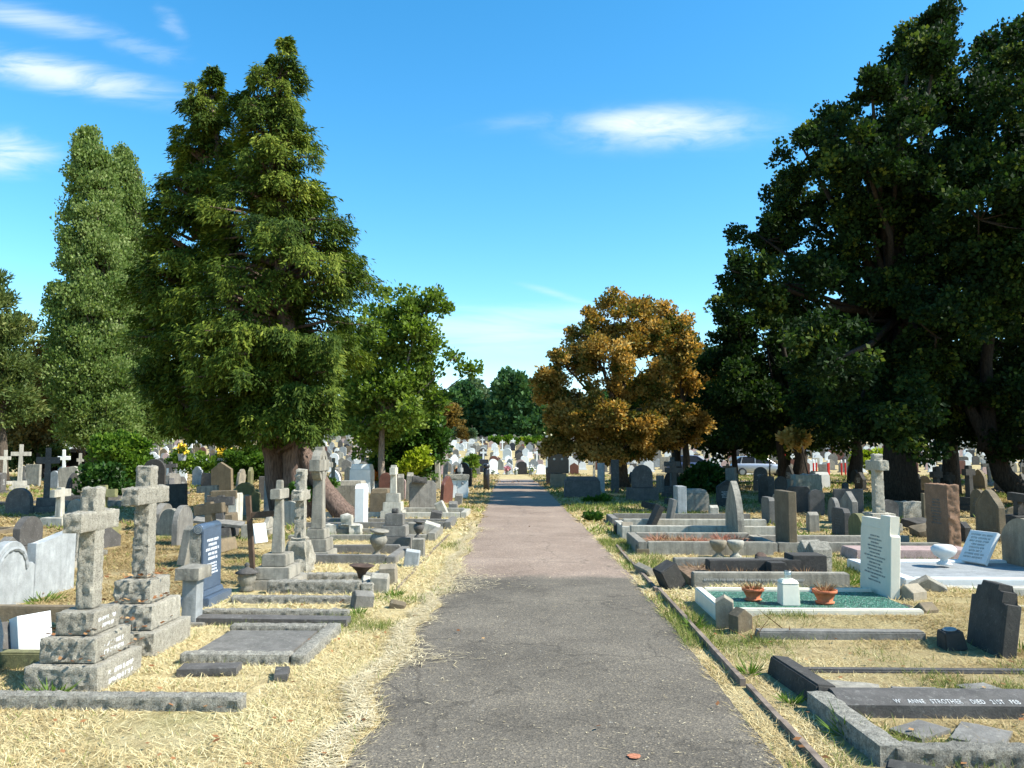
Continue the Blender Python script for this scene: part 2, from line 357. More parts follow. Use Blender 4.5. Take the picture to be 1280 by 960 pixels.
def clump_leaves(name, clumps, per, size, mat, seed, aspect=.42, droop=0.0, tone=.5, spread=.22, updown=.3, outward=.5, center=None):
    """clumps: (N,4) x y z r"""
    rg = np.random.default_rng(seed); C = np.asarray(clumps, np.float32); N = len(C)
    cnt = np.maximum(3, (per * (C[:, 3] / C[:, 3].mean()) ** 2).astype(int)); idx = np.repeat(np.arange(N), cnt); T = len(idx)
    d = unit(rg.normal(size=(T, 3))); rr = rg.random(T) ** .45
    pos = C[idx, :3] + d * (rr * C[idx, 3])[:, None] * np.array([1, 1, .75])
    ctr = C[:, :3].mean(0) if center is None else np.array(center)
    out = unit(C[idx, :3] - ctr)
    ax = unit(d * .6 + out * outward + rg.normal(size=(T, 3)) * .6 + np.array([0, 0, updown - droop]))
    nn = unit(rg.normal(size=(T, 3)) * .9 + out * .5 + np.array([0, 0, .45]))
    sd = unit(np.cross(ax, nn))
    sz = size * rg.uniform(.6, 1.3, T)
    cv = rg.normal(tone, spread, N)[idx] + rg.normal(0, .13, T)
    return quads_mesh(name, pos, ax * sz[:, None], sd * (sz * aspect)[:, None], cv, mat)
def lobe_clumps(lobes, dens, rc, seed, shell=(.55, 1.02), sub=0, keepz=None):
    """lobes: (x, y, z, rx, ry, rz); clump points in the outer part of every lobe, none deep inside another"""
    rg = np.random.default_rng(seed); out = []
    if sub:                                  # every lobe breaks up into smaller tufts of its own
        L2 = []
        for (x, y, z, rx, ry, rz) in lobes:
            for _ in range(sub):
                d = unit(rg.normal(size=3)); k = rg.uniform(.45, .92); f = rg.uniform(.17, .44)
                L2.append((x + d[0] * rx * k, y + d[1] * ry * k, z + d[2] * rz * k, rx * f, ry * f, rz * f * .8))
        lobes = L2
    for (x, y, z, rx, ry, rz) in lobes:
        area = (rx * ry + ry * rz + rx * rz) * 4.2
        n = max(4 if sub else 6, int(area * dens)); d = unit(rg.normal(size=(n, 3)))
        rr = rg.uniform(shell[0] ** 2, shell[1] ** 2, n) ** .5
        bump = np.array([1 + .22 * mnoise.noise(Vector((*(v * 2.3 + x), )) + Vector((seed, z, 0))) for v in d])
        p = np.array([x, y, z]) + d * (rr * bump)[:, None] * np.array([rx, ry, rz])
        r = rc * rg.uniform(.6, 1.35, n)
        out.append(np.concatenate([p, r[:, None]], 1))
    P = np.concatenate(out)
    if keepz is not None: P = P[P[:, 2] > keepz]
    return P
# ------------------------------------------------------------------ sun, sky
SD = Vector((0.97, -0.24, 0)).normalized(); SEL = R(46)     # direction towards the sun
sun_d = bpy.data.lights.new('sun', 'SUN'); sun_d.energy = 5.0; sun_d.angle = R(.53); sun_d.color = (1, .955, .87)
sun = bpy.data.objects.new('sun', sun_d); COL.objects.link(sun)
sv = Vector((SD.x * math.cos(SEL), SD.y * math.cos(SEL), math.sin(SEL)))
sun.rotation_euler = sv.to_track_quat('Z', 'Y').to_euler(); sun.location = sv * 60
wd = bpy.data.worlds.new('World'); scn.world = wd; wd.use_nodes = True
wn, wl = wd.node_tree.nodes, wd.node_tree.links
sky = wn.new('ShaderNodeTexSky'); sky.sky_type = 'NISHITA'; sky.sun_disc = False
sky.sun_elevation = SEL; sky.sun_rotation = math.atan2(SD.x, SD.y); sky.altitude = 50; sky.air_density = 1.0; sky.dust_density = .35; sky.ozone_density = 2.2
hsv = wn.new('ShaderNodeHueSaturation'); hsv.inputs['Saturation'].default_value = 1.36; hsv.inputs['Hue'].default_value = .489
wl.new(sky.outputs[0], hsv.inputs['Color'])
def mth(op, a, b=None, c=None, clamp=False):
    n = wn.new('ShaderNodeMath'); n.operation = op; n.use_clamp = clamp
    for i, v in enumerate((a, b, c)):
        if v is None: continue
        if isinstance(v, (int, float)): n.inputs[i].default_value = v
        else: wl.new(v, n.inputs[i])
    return n.outputs[0]
wtc = wn.new('ShaderNodeTexCoord'); sep = wn.new('ShaderNodeSeparateXYZ'); wl.new(wtc.outputs['Generated'], sep.inputs[0])
yy = mth('MAXIMUM', sep.outputs[1], .05)
U = mth('DIVIDE', sep.outputs[0], yy); V = mth('DIVIDE', sep.outputs[2], yy)
cmb = wn.new('ShaderNodeCombineXYZ'); wl.new(U, cmb.inputs[0]); wl.new(V, cmb.inputs[1])
def wnoise(sx, sy, rot, det, ro, dist=0):
    mp = wn.new('ShaderNodeMapping'); mp.inputs['Scale'].default_value = (sx, sy, 1); mp.inputs['Rotation'].default_value = (0, 0, rot)
    wl.new(cmb.outputs[0], mp.inputs[0]); n = wn.new('ShaderNodeTexNoise'); n.inputs['Scale'].default_value = 1; n.inputs['Detail'].default_value = det
    n.inputs['Roughness'].default_value = ro; n.inputs['Distortion'].default_value = dist; wl.new(mp.outputs[0], n.inputs['Vector']); return n.outputs[0]
nA = wnoise(13, 40, .06, 8, .62, .5); nB = wnoise(7, 30, -.18, 7, .6, .8); nC = wnoise(3, 26, .03, 6, .6, .6)
tot = None
def wisp(px, py, rx, ry, ang, noise, amt, lo=.36, hi=.72):
    """an elongated patch of thin cloud round one direction of the sky"""
    global tot
    d = ray(px, py); u0, v0 = d.x / d.y, d.z / d.y; ca, sa = math.cos(ang), math.sin(ang)
    du = mth('SUBTRACT', U, u0); dv = mth('SUBTRACT', V, v0)
    a = mth('ADD', mth('MULTIPLY', du, ca * F / rx), mth('MULTIPLY', dv, sa * F / rx))
    b = mth('ADD', mth('MULTIPLY', du, -sa * F / ry), mth('MULTIPLY', dv, ca * F / ry))
    e = mth('EXPONENT', mth('MULTIPLY', mth('ADD', mth('MULTIPLY', a, a), mth('MULTIPLY', b, b)), -1.0))
    mr = wn.new('ShaderNodeMapRange'); mr.interpolation_type = 'SMOOTHSTEP'; mr.inputs[1].default_value = lo; mr.inputs[2].default_value = hi
    wl.new(mth('MULTIPLY', noise, mth('POWER', e, .35)), mr.inputs[0])
    f = mth('MULTIPLY', mth('MULTIPLY', mr.outputs[0], mth('POWER', e, .6)), amt)
    tot = f if tot is None else mth('ADD', tot, f)
wisp(835, 160, 105, 24, .02, nA, .85, .10, .68)
wisp(800, 148, 70, 14, .1, nB, .5, .15, .55)
wisp(660, 152, 70, 12, .1, nA, .16, .15, .7)
wisp(70, 92, 150, 22, -.2, nB, .85, .18, .6)
wisp(40, 24, 110, 16, -.18, nB, .6, .2, .62)
wisp(5, 190, 60, 26, -.05, nB, .9, .18, .58)
wisp(215, 30, 30, 14, -.9, nA, .22, .25, .6)
wisp(180, 60, 60, 16, -.3, nA, .22, .25, .6)
wisp(640, 410, 210, 34, .03, nC, .55, .26, .62)
wisp(690, 366, 40, 5, -.28, nC, .4, .15, .5)
cl = mth('MINIMUM', tot, .92)
mxw = wn.new('ShaderNodeMix'); mxw.data_type = 'RGBA'; wl.new(cl, mxw.inputs[0]); wl.new(hsv.outputs[0], mxw.inputs[6]); mxw.inputs[7].default_value = (3.6, 4.0, 4.3, 1)
bg = wn['Background']; bg.inputs['Strength'].default_value = .141; wl.new(mxw.outputs[2], bg.inputs['Color'])
scn.view_settings.view_transform = 'Standard'; scn.view_settings.look = 'None'; scn.view_settings.gamma = 1; scn.view_settings.exposure = 1.03
scn.view_settings.use_curve_mapping = False
scn.cycles.max_bounces = 6; scn.cycles.diffuse_bounces = 3; scn.cycles.transmission_bounces = 4; scn.cycles.transparent_max_bounces = 6
scn.cycles.use_denoising = True

# ------------------------------------------------------------------ ground, path, crossroad
def groundmat():
    m = bpy.data.materials.new('dry_turf'); t, ns, L = nt(m); b = ns['Principled BSDF']; setin(b, 'Roughness', .95); setin(b, 'Specular IOR Level', .1)
    g = ns.new('ShaderNodeNewGeometry'); P = g.outputs['Position']
    def nz(s, d=6, ro=.6):
        n = ns.new('ShaderNodeTexNoise'); setin(n, 'Scale', s); setin(n, 'Detail', d); setin(n, 'Roughness', ro); L.new(P, n.inputs['Vector']); return n.outputs[0]
    r1 = ramp(ns, [(.3, (.34, .255, .13)), (.5, (.57, .46, .24)), (.7, (.72, .62, .36))]); L.new(nz(9, 10, .75), r1.inputs[0])
    r2 = ramp(ns, [(.47, (0, 0, 0)), (.66, (1, 1, 1))]); L.new(nz(.75, 6, .65), r2.inputs[0])
    r2b = ramp(ns, [(.3, (.13, .15, .04)), (.7, (.24, .25, .075))]); L.new(nz(14, 8, .7), r2b.inputs[0])
    sp = ns.new('ShaderNodeSeparateXYZ'); L.new(P, sp.inputs[0])
    mr = ns.new('ShaderNodeMapRange'); setin(mr, 1, 45); setin(mr, 2, 75); setin(mr, 3, .40); setin(mr, 4, .85); L.new(sp.outputs[1], mr.inputs[0])
    ml = ns.new('ShaderNodeMath'); ml.operation = 'MULTIPLY'; L.new(r2.outputs[0], ml.inputs[0]); L.new(mr.outputs[0], ml.inputs[1])
    x = ns.new('ShaderNodeMix'); x.data_type = 'RGBA'; L.new(ml.outputs[0], x.inputs[0]); L.new(r1.outputs[0], x.inputs[6]); L.new(r2b.outputs[0], x.inputs[7])
    r3 = ramp(ns, [(.60, (0, 0, 0)), (.72, (1, 1, 1))]); L.new(nz(.55, 7, .7), r3.inputs[0])
    m3 = ns.new('ShaderNodeMath'); m3.operation = 'MULTIPLY'; setin(m3, 1, .55); L.new(r3.outputs[0], m3.inputs[0])
    y = ns.new('ShaderNodeMix'); y.data_type = 'RGBA'; L.new(m3.outputs[0], y.inputs[0]); L.new(x.outputs[2], y.inputs[6]); y.inputs[7].default_value = (.21, .13, .065, 1)
    # brighter mown straw on the verges, duller matted turf among the graves
    def rng(src, a, c, d, e):
        q = ns.new('ShaderNodeMapRange'); q.interpolation_type = 'SMOOTHSTEP'; setin(q, 1, a); setin(q, 2, c); setin(q, 3, d); setin(q, 4, e); L.new(src, q.inputs[0]); return q.outputs[0]
    jx = ns.new('ShaderNodeMath'); jx.operation = 'MULTIPLY_ADD'; L.new(nz(1.1, 4), jx.inputs[0]); setin(jx, 1, 2.4); L.new(sp.outputs[0], jx.inputs[2])
    def mul(a, c):
        q = ns.new('ShaderNodeMath'); q.operation = 'MULTIPLY'; L.new(a, q.inputs[0]); L.new(c, q.inputs[1]); return q.outputs[0]
    vg = mul(mul(rng(jx.outputs[0], -4.2, -2.0, 0, 1), rng(jx.outputs[0], 1.5, 3.2, 1, .25)), rng(sp.outputs[1], 14, 26, 1, .35))
    iv = ns.new('ShaderNodeMath'); iv.operation = 'MULTIPLY_ADD'; L.new(vg, iv.inputs[0]); setin(iv, 1, -.75); setin(iv, 2, .75)
    w = ns.new('ShaderNodeMix'); w.data_type = 'RGBA'; L.new(iv.outputs[0], w.inputs[0]); L.new(y.outputs[2], w.inputs[6])
    rb = ramp(ns, [(.3, (.17, .122, .058)), (.5, (.32, .245, .12)), (.7, (.46, .375, .20))]); L.new(nz(6, 9, .72), rb.inputs[0]); L.new(rb.outputs[0], w.inputs[7])
    L.new(w.outputs[2], b.inputs['Base Color'])
    bp = ns.new('ShaderNodeBump'); setin(bp, 'Strength', .9); setin(bp, 'Distance', .06); L.new(nz(26, 10, .75), bp.inputs['Height']); L.new(bp.outputs[0], b.inputs['Normal'])
    return m
def tarmac(name, cols, chips, worn, cols2=None, join=10.15):
    m = bpy.data.materials.new(name); t, ns, L = nt(m); b = ns['Principled BSDF']; setin(b, 'Roughness', .9); setin(b, 'Specular IOR Level', .25)
    g = ns.new('ShaderNodeNewGeometry'); P = g.outputs['Position']
    def nz(s, d=6, ro=.6):
        n = ns.new('ShaderNodeTexNoise'); setin(n, 'Scale', s); setin(n, 'Detail', d); setin(n, 'Roughness', ro); L.new(P, n.inputs['Vector']); return n.outputs[0]
    def mix(f, a, c):
        x = ns.new('ShaderNodeMix'); x.data_type = 'RGBA'; L.new(f, x.inputs[0]); L.new(a, x.inputs[6])
        if isinstance(c, tuple): x.inputs[7].default_value = (*c, 1)
        else: L.new(c, x.inputs[7])
        return x.outputs[2]
    def mul(a, k):
        n = ns.new('ShaderNodeMath'); n.operation = 'MULTIPLY'; setin(n, 1, k); L.new(a, n.inputs[0]); return n.outputs[0]
    r1 = ramp(ns, [(.3, cols[0]), (.5, cols[1]), (.7, cols[2])]); L.new(nz(.9, 7, .65), r1.inputs[0]); base = r1.outputs[0]
    sp = ns.new('ShaderNodeSeparateXYZ'); L.new(P, sp.inputs[0])
    if cols2:
        r1b = ramp(ns, [(.3, cols2[0]), (.5, cols2[1]), (.7, cols2[2])]); L.new(nz(.8, 7, .65), r1b.inputs[0])
        jj = ns.new('ShaderNodeMath'); jj.operation = 'MULTIPLY_ADD'; L.new(nz(1.6, 8, .7), jj.inputs[0]); setin(jj, 1, .9); L.new(sp.outputs[1], jj.inputs[2])
        q = ns.new('ShaderNodeMapRange'); q.interpolation_type = 'SMOOTHSTEP'; setin(q, 1, join + .22); setin(q, 2, join + .72); L.new(jj.outputs[0], q.inputs[0])
        base = mix(q.outputs[0], base, r1b.outputs[0])
    v = ns.new('ShaderNodeTexVoronoi'); setin(v, 'Scale', 95); L.new(P, v.inputs['Vector'])
    hs = ns.new('ShaderNodeSeparateColor'); L.new(v.outputs['Color'], hs.inputs[0])
    rc = ramp(ns, [(.0, (.62,) * 3), (.45, (.92,) * 3), (.85, (1.1,) * 3), (.96, chips), (1, tuple(c * 1.3 for c in chips))]); L.new(hs.outputs[0], rc.inputs[0])
    x = ns.new('ShaderNodeMix'); x.data_type = 'RGBA'; x.blend_type = 'MULTIPLY'; x.inputs[0].default_value = 1; L.new(base, x.inputs[6]); L.new(rc.outputs[0], x.inputs[7])
    c = x.outputs[2]
    rs = ramp(ns, [(.62, (0, 0, 0)), (.74, (1, 1, 1))]); L.new(nz(2.1, 9, .75), rs.inputs[0]); c = mix(mul(rs.outputs[0], .6), c, worn)
    rd = ramp(ns, [(.28, (1, 1, 1)), (.40, (0, 0, 0))]); L.new(nz(4.3, 9, .75), rd.inputs[0]); c = mix(mul(rd.outputs[0], .5), c, tuple(k * .55 for k in cols[0]))
    rf = ramp(ns, [(.70, (0, 0, 0)), (.735, (1, 1, 1))]); L.new(nz(22, 4, .6), rf.inputs[0]); c = mix(mul(rf.outputs[0], .6), c, (.42, .40, .33))
    # fine cracks, and paler trodden lines along the walk
    vc = ns.new('ShaderNodeTexVoronoi'); vc.feature = 'DISTANCE_TO_EDGE'; setin(vc, 'Scale', .55)
    wv = ns.new('ShaderNodeVectorMath'); wv.operation = 'MULTIPLY_ADD'; nn = ns.new('ShaderNodeTexNoise'); setin(nn, 'Scale', 2.2); setin(nn, 'Detail', 7); L.new(P, nn.inputs['Vector']); L.new(nn.outputs['Color'], wv.inputs[0]); setin(wv, 1, (.9, .9, 0)); L.new(P, wv.inputs[2]); L.new(wv.outputs[0], vc.inputs['Vector'])
    rk = ramp(ns, [(.0, (1, 1, 1)), (.010, (0, 0, 0))]); L.new(vc.outputs['Distance'], rk.inputs[0]); c = mix(mul(rk.outputs[0], .5), c, tuple(k * .4 for k in cols[0]))
    L.new(c, b.inputs['Base Color'])
    bp = ns.new('ShaderNodeBump'); setin(bp, 'Strength', .35); setin(bp, 'Distance', .008); L.new(v.outputs['Distance'], bp.inputs['Height']); L.new(bp.outputs[0], b.inputs['Normal'])
    return m
M['ground'] = groundmat()
M['tar_near'] = tarmac('grey_tarmac', ((.080, .070, .054), (.120, .105, .081), (.158, .138, .106)), (1.5, 1.44, 1.3), (.17, .155, .13), ((.19, .142, .108), (.24, .183, .14), (.285, .223, .172)))
M['tar_far'] = tarmac('worn_reddish_tarmac', ((.20, .155, .122), (.255, .20, .16), (.30, .24, .195)), (1.4, 1.35, 1.3), (.33, .28, .23))
bm = bmesh.new()
ys = [-60, -20, -5, 0, 5, 10, 20, 30, 34] + list(np.linspace(36, 60, 13)) + list(np.linspace(62, 80, 10)) + list(np.linspace(85, 155, 15)) + [200, 400, 1000, 2500]
xs = [-2500, -600, -150, -50, -20, -8, -3, 0, 3, 8, 20, 50, 150, 600, 2500]
gv = [[bm.verts.new((x, y, TH(x, y))) for x in xs] for y in ys]
for a, b in zip(gv, gv[1:]):
    for i in range(len(xs) - 1): bm.faces.new((a[i], a[i + 1], b[i + 1], b[i]))
tag(mk('ground', bm, M['ground']), kind='structure')
bm = bmesh.new(); gv = [[bm.verts.new((1.7 + 3.75 * i / 30, 6.65 + 2.7 * j / 24, bank(1.7 + 3.75 * i / 30, 6.65 + 2.7 * j / 24) + .002)) for i in range(31)] for j in range(25)]
for a, b in zip(gv, gv[1:]):
    for i in range(30): bm.faces.new((a[i], a[i + 1], b[i + 1], b[i]))
tag(mk('ground', bm, M['ground']), kind='structure')
PL, PR = -.94, 1.27
def bend(y): return -.033 * max(0, y - 9) + .033 * 2.5 * (1 - math.exp(-max(0, y - 9) / 2.5))
def edgeL(y): return bend(y) + PL + .10 * mnoise.noise(Vector((3.1, y * .9, 0))) + .07 * mnoise.noise(Vector((9.1, y * 2.7, 0))) + .16 * math.exp(-((y - 4.9) / .35) ** 2) - .10 * math.exp(-((y - 5.6) / .4) ** 2) - .06
def edgeR(y): return bend(y) + PR + .03 * mnoise.noise(Vector((5.1, y * 1.3, 4))) + .02 * mnoise.noise(Vector((2.1, y * 4, 8)))
def strip(name, y0, y1, step, mat, dz, L=edgeL, Rr=edgeR):
    bm = bmesh.new(); prev = None; n = int(math.ceil((y1 - y0) / step))
    for i in range(n + 1):
        y = y0 + (y1 - y0) * i / n
        l, r = L(y), Rr(y); row = [bm.verts.new((l + (r - l) * k / 4, y, TH(0, y) + dz + .012 * math.sin(math.pi * k / 4))) for k in range(5)]
        if prev:
            for k in range(4): bm.faces.new((prev[k], prev[k + 1], row[k + 1], row[k]))
        prev = row
    return tag(mk(name, bm, mat), kind='structure')
strip('path', -6, 12.0, .12, M['tar_near'], .006)
strip('path', 12.0, 45.4, .3, M['tar_near'], .006, lambda y: edgeL(y) + .04 * sstep(10, 30, y), lambda y: edgeR(y) + .5 * sstep(41, 45, y))
bm = bmesh.new(); prev = None
for i in range(41):
    x = -60 + 3 * i; row = [bm.verts.new((x, y, TH(x, y) + .008)) for y in (45.4, 47, 49, 50.5)]
    if prev:
        for k in range(3): bm.faces.new((prev[k], row[k], row[k + 1], prev[k + 1]))
    prev = row
tag(mk('crossroad', bm, M['tar_far']), kind='structure')

# timber edging boards along both verges, in lengths
def edging(x, y0, y1, label, seed, h=.05):
    bm = bmesh.new(); rnd = random.Random(seed); y = y0
    while y < y1:
        l = min(rnd.uniform(1.4, 2.3), y1 - y); dx = rnd.uniform(-.012, .012)
        rbox(bm, x - .021 + dx, x + .021 + dx, y, y + l - .012, -.05, h + rnd.uniform(-.02, .008), .06, .006, 9, seed + y, rnd=.004); y += l
    o = mk('path_edging', bm, M['edging']); tag(o, label, 'edging'); return o
edging(1.455, 3.2, 5.55, 'low timber edging board on the right verge nearest the viewer, before the weed tuft', 3)
edging(1.425, 5.57, 9.2, 'low dark timber edging running from the green weed past the green gravel grave', 5)
edging(1.40, 9.22, 13.5, 'far length of timber edging by the grave with the tilted end block', 6)
edging(-1.60, 9.2, 15.2, 'thin timber edging strip half buried in straw on the left verge', 8, .03)
EX += [(1.40, 1.48, 3, 13.5)]

# ------------------------------------------------------------------ gravestone builders
def far_w(X, far, py):
    d = ray(far, py); return d.y * (X / d.x)
HS_N = [0]
def headstone(label, X, Y, h, w, t, shape, mat, side, yaw=None, tilt=(0, 0), insc=None, plinth=None, name='headstone', cat='headstone', group=None, bev=.008, rough=None, z=None, panel=None):
    HS_N[0] += 1; sd = HS_N[0]
    rz = (0 if side < 0 else math.pi) if yaw is None else yaw
    z0 = (TH(X, Y) if z is None else z)
    root = empty(name, (X, Y, z0 - .015), (tilt[0], tilt[1], rz)); tag(root, label, cat, group)
    zb = 0
    if plinth:
        pw, pt, ph = plinth; mk('plinth', BOX(pt, pw, ph + .015), mat, root); zb = ph + .018
    if rough:
        bm = bmesh.new(); rbox(bm, -t / 2, t / 2, -w / 2, w / 2, zb, h, .03, rough, 13, sd, faces='yYZ'); sl = mk('slab', bm, mat, root)
    else: sl = mk('slab', prism([(y, zz + zb) for y, zz in profile(shape, w, h - zb)], t, bev), mat, root)
    if panel:                                   # a raised border cut round a sunk field
        P = [(y * .84, .12 + zz * .88 + zb) for y, zz in profile(shape, w, h - zb - .05)]
        n = len(P); bm = bmesh.new(); c = (sum(p[0] for p in P) / n, sum(p[1] for p in P) / n)
        q = [(y + (c[0] - y) * .05, zz + (c[1] - zz) * .05) for y, zz in P]
        A = [bm.verts.new((t / 2 + .004, *p)) for p in P]; B = [bm.verts.new((t / 2 + .004, *p)) for p in q]
        A2 = [bm.verts.new((t / 2 - .004, *p)) for p in P]; B2 = [bm.verts.new((t / 2 - .004, *p)) for p in q]
        for i in range(n):
            j = (i + 1) % n
            bm.faces.new((A[i], A[j], B[j], B[i])); bm.faces.new((A2[i], A2[j], A[j], A[i])); bm.faces.new((B[i], B[j], B2[j], B2[i]))
        mk('border', bm, mat, root)
    if insc:
        rows, lm, z0i, z1i, fr = insc
        mk('lettering', pseudo_text(w * fr, z1i - z0i, rows, sd), lm, root, (t / 2 + .0005, 0, z0i))
    EX.append((X - .5 * max(w, t), X + .5 * max(w, t), Y - .5 * max(w, t), Y + .5 * max(w, t)) if yaw not in (None,) else (X - t / 2, X + t / 2, Y - w / 2, Y + w / 2))
    return root
def hs(label, c, top, side, shape, mat, far=None, w=.6, t=.1, h=None, **k):
    """headstone from the pixel of its near corner, its top and its far edge"""
    P = G(*c)
    if far is not None: w = min(1.3, max(.3, far_w(P.x, far, c[1]) - P.y))
    if h is None: h = at(c[0], top, P.y + .15).z
    return headstone(label, P.x + side * t / 2, P.y + w / 2, h, w, t, shape, mat, side, **k)
def cross(label, X, Y, h, arm, t, mat, steps=(), side=-1, yaw=None, rough=0, ring=False, tilt=(0, 0), cat='stone cross', group=None, armz=.68, taper=.12, name='stone_cross', barh=None, tw=None, seed=1, insc=None, res=.03):
    rz = (0 if side < 0 else math.pi) if yaw is None else yaw
    root = empty(name, (X, Y, TH(X, Y) - .015), (tilt[0], tilt[1], rz)); tag(root, label, cat, group)
    z = 0; tw = tw or t
    for i, (dx, dy, dz) in enumerate(steps):
        bm = bmesh.new()
        if rough: rbox(bm, -dx / 2, dx / 2, -dy / 2, dy / 2, z, z + dz, res, rough, 27, seed + i, faces='yYx')
        else: box(bm, -dx / 2, dx / 2, -dy / 2, dy / 2, z, z + dz, .04, .008)
        s = mk('step', bm, mat, root)
        if insc and i < insc: mk('lettering', pseudo_text(dy * .8, dz * .6, 2, seed + i, fill=(.6, .9)), M['letter_w'], s, (dx / 2 - .001, 0, z + dz * .22))
        z += dz + .003
    bm = bmesh.new(); H = h - z; za = z + H * armz; bh = barh or t * 1.15
    if rough:
        rbox(bm, -t / 2, t / 2, -tw / 2, tw / 2, z, h, res, rough, 27, seed + 9, taper, faces='yYZx')
        rbox(bm, -t * .53, t * .53, -arm / 2, arm / 2, za, za + bh, res, rough, 27, seed + 12, faces='yYZx')
    else:
        box(bm, -t / 2, t / 2, -tw / 2, tw / 2, z, h, taper, .008); box(bm, -t * .46, t * .46, -arm / 2, arm / 2, za, za + bh, 0, .008)
    mk('cross', bm, mat, root)
    if ring:
        b2 = bmesh.new(); r = arm * .36; zc = za + bh / 2; N = 20
        pr = [[b2.verts.new((sx * t * .36, (r + dr) * math.cos(2 * math.pi * i / N), zc + (r + dr) * math.sin(2 * math.pi * i / N))) for i in range(N)] for sx, dr in ((1, .035), (1, -.035), (-1, -.035), (-1, .035))]
        for k in range(4):
            for i in range(N): b2.faces.new((pr[k][i], pr[k][(i + 1) % N], pr[(k + 1) % 4][(i + 1) % N], pr[(k + 1) % 4][i]))
        mk('ring', b2, mat, root)
    if steps: EX.append((X - steps[0][0] / 2, X + steps[0][0] / 2, Y - steps[0][1] / 2, Y + steps[0][1] / 2))
    return root
PLN = [0]
def plot(label, x0, x1, y0, y1, h, t, mat, side, fill=None, fz=None, rough=0, far_kerb=True, near=True, foot=True, head=False, cat='grave kerb', name='grave_surround', jit=.0, group=None, chamf=False):
    """kerb set: kerbs along x on both sides, a foot kerb at the path end"""
    PLN[0] += 1; sd = PLN[0]; rnd = random.Random(sd); cx, cy = (x0 + x1) / 2, (y0 + y1) / 2; zt = TH(cx, cy)
    root = empty(name, (cx, cy, zt)); tag(root, label, cat, group)
    def kb(nm, a, b, c, d):
        bm = bmesh.new(); hh = h + rnd.uniform(-jit, jit)
        if rough: rbox(bm, a - cx, b - cx, c - cy, d - cy, -.05, hh, .022, rough, 24, sd + a, rnd=.008)
        else: box(bm, a - cx, b - cx, c - cy, d - cy, -.05, hh, 0, .012)
        o = mk(nm, bm, mat, root); o.rotation_euler = (rnd.uniform(-1, 1) * jit * .6, rnd.uniform(-1, 1) * jit * .3, rnd.uniform(-1, 1) * jit * .15)
    xf = (x1 - t, x1) if side < 0 else (x0, x0 + t)            # foot end faces the path
    xa, xb = (x0, x1 - t - .003) if side < 0 else (x0 + t + .003, x1)
    if not foot: xa, xb = x0, x1
    if near: kb('side_kerb', xa, xb, y0, y0 + t)
    if far_kerb: kb('side_kerb', xa, xb, y1 - t, y1)
    if foot: kb('foot_kerb', xf[0], xf[1], y0, y1)
    if head:
        xh = (x0 - t - .003, x0 - .003) if side < 0 else (x1 + .003, x1 + t + .003); kb('head_kerb', xh[0], xh[1], y0, y1)
    if fill:
        nm, fm, z = fill; bm = bmesh.new(); box(bm, xa - cx + .002, xb - cx - .002, y0 + t + .004 - cy, y1 - t - .004 - cy, -.04, z, 0, .004); mk(nm, bm, fm, root)
        EX.append((x0, x1, y0, y1))
    for q in ((x0, x1, y0, y0 + t), (x0, x1, y1 - t, y1), (xf[0], xf[1], y0, y1)): EX.append(q)
    return root
def solo(name, label, cat, bm, mat, loc, rot=(0, 0, 0), sm=False, group=None, ex=0):
    o = mk(name, bm, mat, None, loc, rot); tag(o, label, cat, group)
    if sm: smooth(o)
    if ex: EX.append((loc[0] - ex, loc[0] + ex, loc[1] - ex, loc[1] + ex))
    return o
def gpost(w, d, h, peak, bev=.008):
    """small kerb post with a pointed (gabled) head; ridge along x"""
    return prism([(-w / 2, 0), (w / 2, 0), (w / 2, h), (0, h + peak), (-w / 2, h)], d, bev)
def urn(label, loc, s, mat, prof, tilt=(0, 0, 0), name='urn', cat='urn', n=20, parts=None):
    root = empty(name, loc, tilt); tag(root, label, cat)
    for nm, pr, mm in ([('bowl', prof, mat)] + (parts or [])): smooth(mk(nm, lathe([(r * s, z * s) for r, z in pr], n), mm, root))
    EX.append((loc[0] - s * .3, loc[0] + s * .3, loc[1] - s * .3, loc[1] + s * .3)); return root
# ================================================================== LEFT SIDE, NEAR
# granite cross nearest the viewer
P = G(121, 868)
cross('short rough granite cross on three lettered steps, nearest the viewer', P.x - .25, P.y + .30, 1.36, .50, .125, M['granite'],
      [(.50, .60, .19), (.39, .47, .165), (.27, .34, .155)], rough=.015, armz=.64, taper=.06, barh=.135, tw=.135, seed=3, insc=3, res=.017)
P = G(192, 822)
cross('taller rough granite cross on three plain leaf strewn steps, just behind the short one', P.x - .27, P.y + .33, 1.49, .54, .135, M['granite'],
      [(.54, .68, .20), (.42, .52, .19), (.30, .36, .18)], rough=.017, armz=.66, taper=.05, barh=.14, tw=.14, seed=31, res=.017)
plot('rock faced granite kerb set with broken stone pieces, in front of the short granite cross', -3.50, -1.80, 4.96, 5.74, .09, .11, M['granite_dark'], -1, rough=.013, far_kerb=False, foot=False)
for i, (px, py, dx, dy, lb) in enumerate(((445, 742, .3, .2, 0), (262, 842, .42, .18, 1), (352, 848, .10, .22, 2))):
    if i == 0: continue
    p = G(px, py); b = bmesh.new(); rbox(b, -dx / 2, dx / 2, -dy / 2, dy / 2, -.02, .04, .04, .012, 9, i)
    solo('stone_fragment', ['', 'flat grey stone piece sunk in straw inside the rough kerb before the short granite cross', 'broken end piece of rough kerb lying at the corner nearest the path'][lb], 'stone piece', b, M['slate'], (p.x, p.y, .02), (0, 0, .12 * i))
gk = plot('rock faced kerb set holding a big flat grey slab before the taller granite cross', -2.66, -1.70, 6.0, 7.1, .085, .12, M['granite_dark'], -1, rough=.013)
b = bmesh.new(); rbox(b, -2.62 + 2.18, -1.86 + 2.18, 6.16 - 6.55, 6.92 - 6.55, 0, .06, .05, .006, 8, 5, rnd=.006)
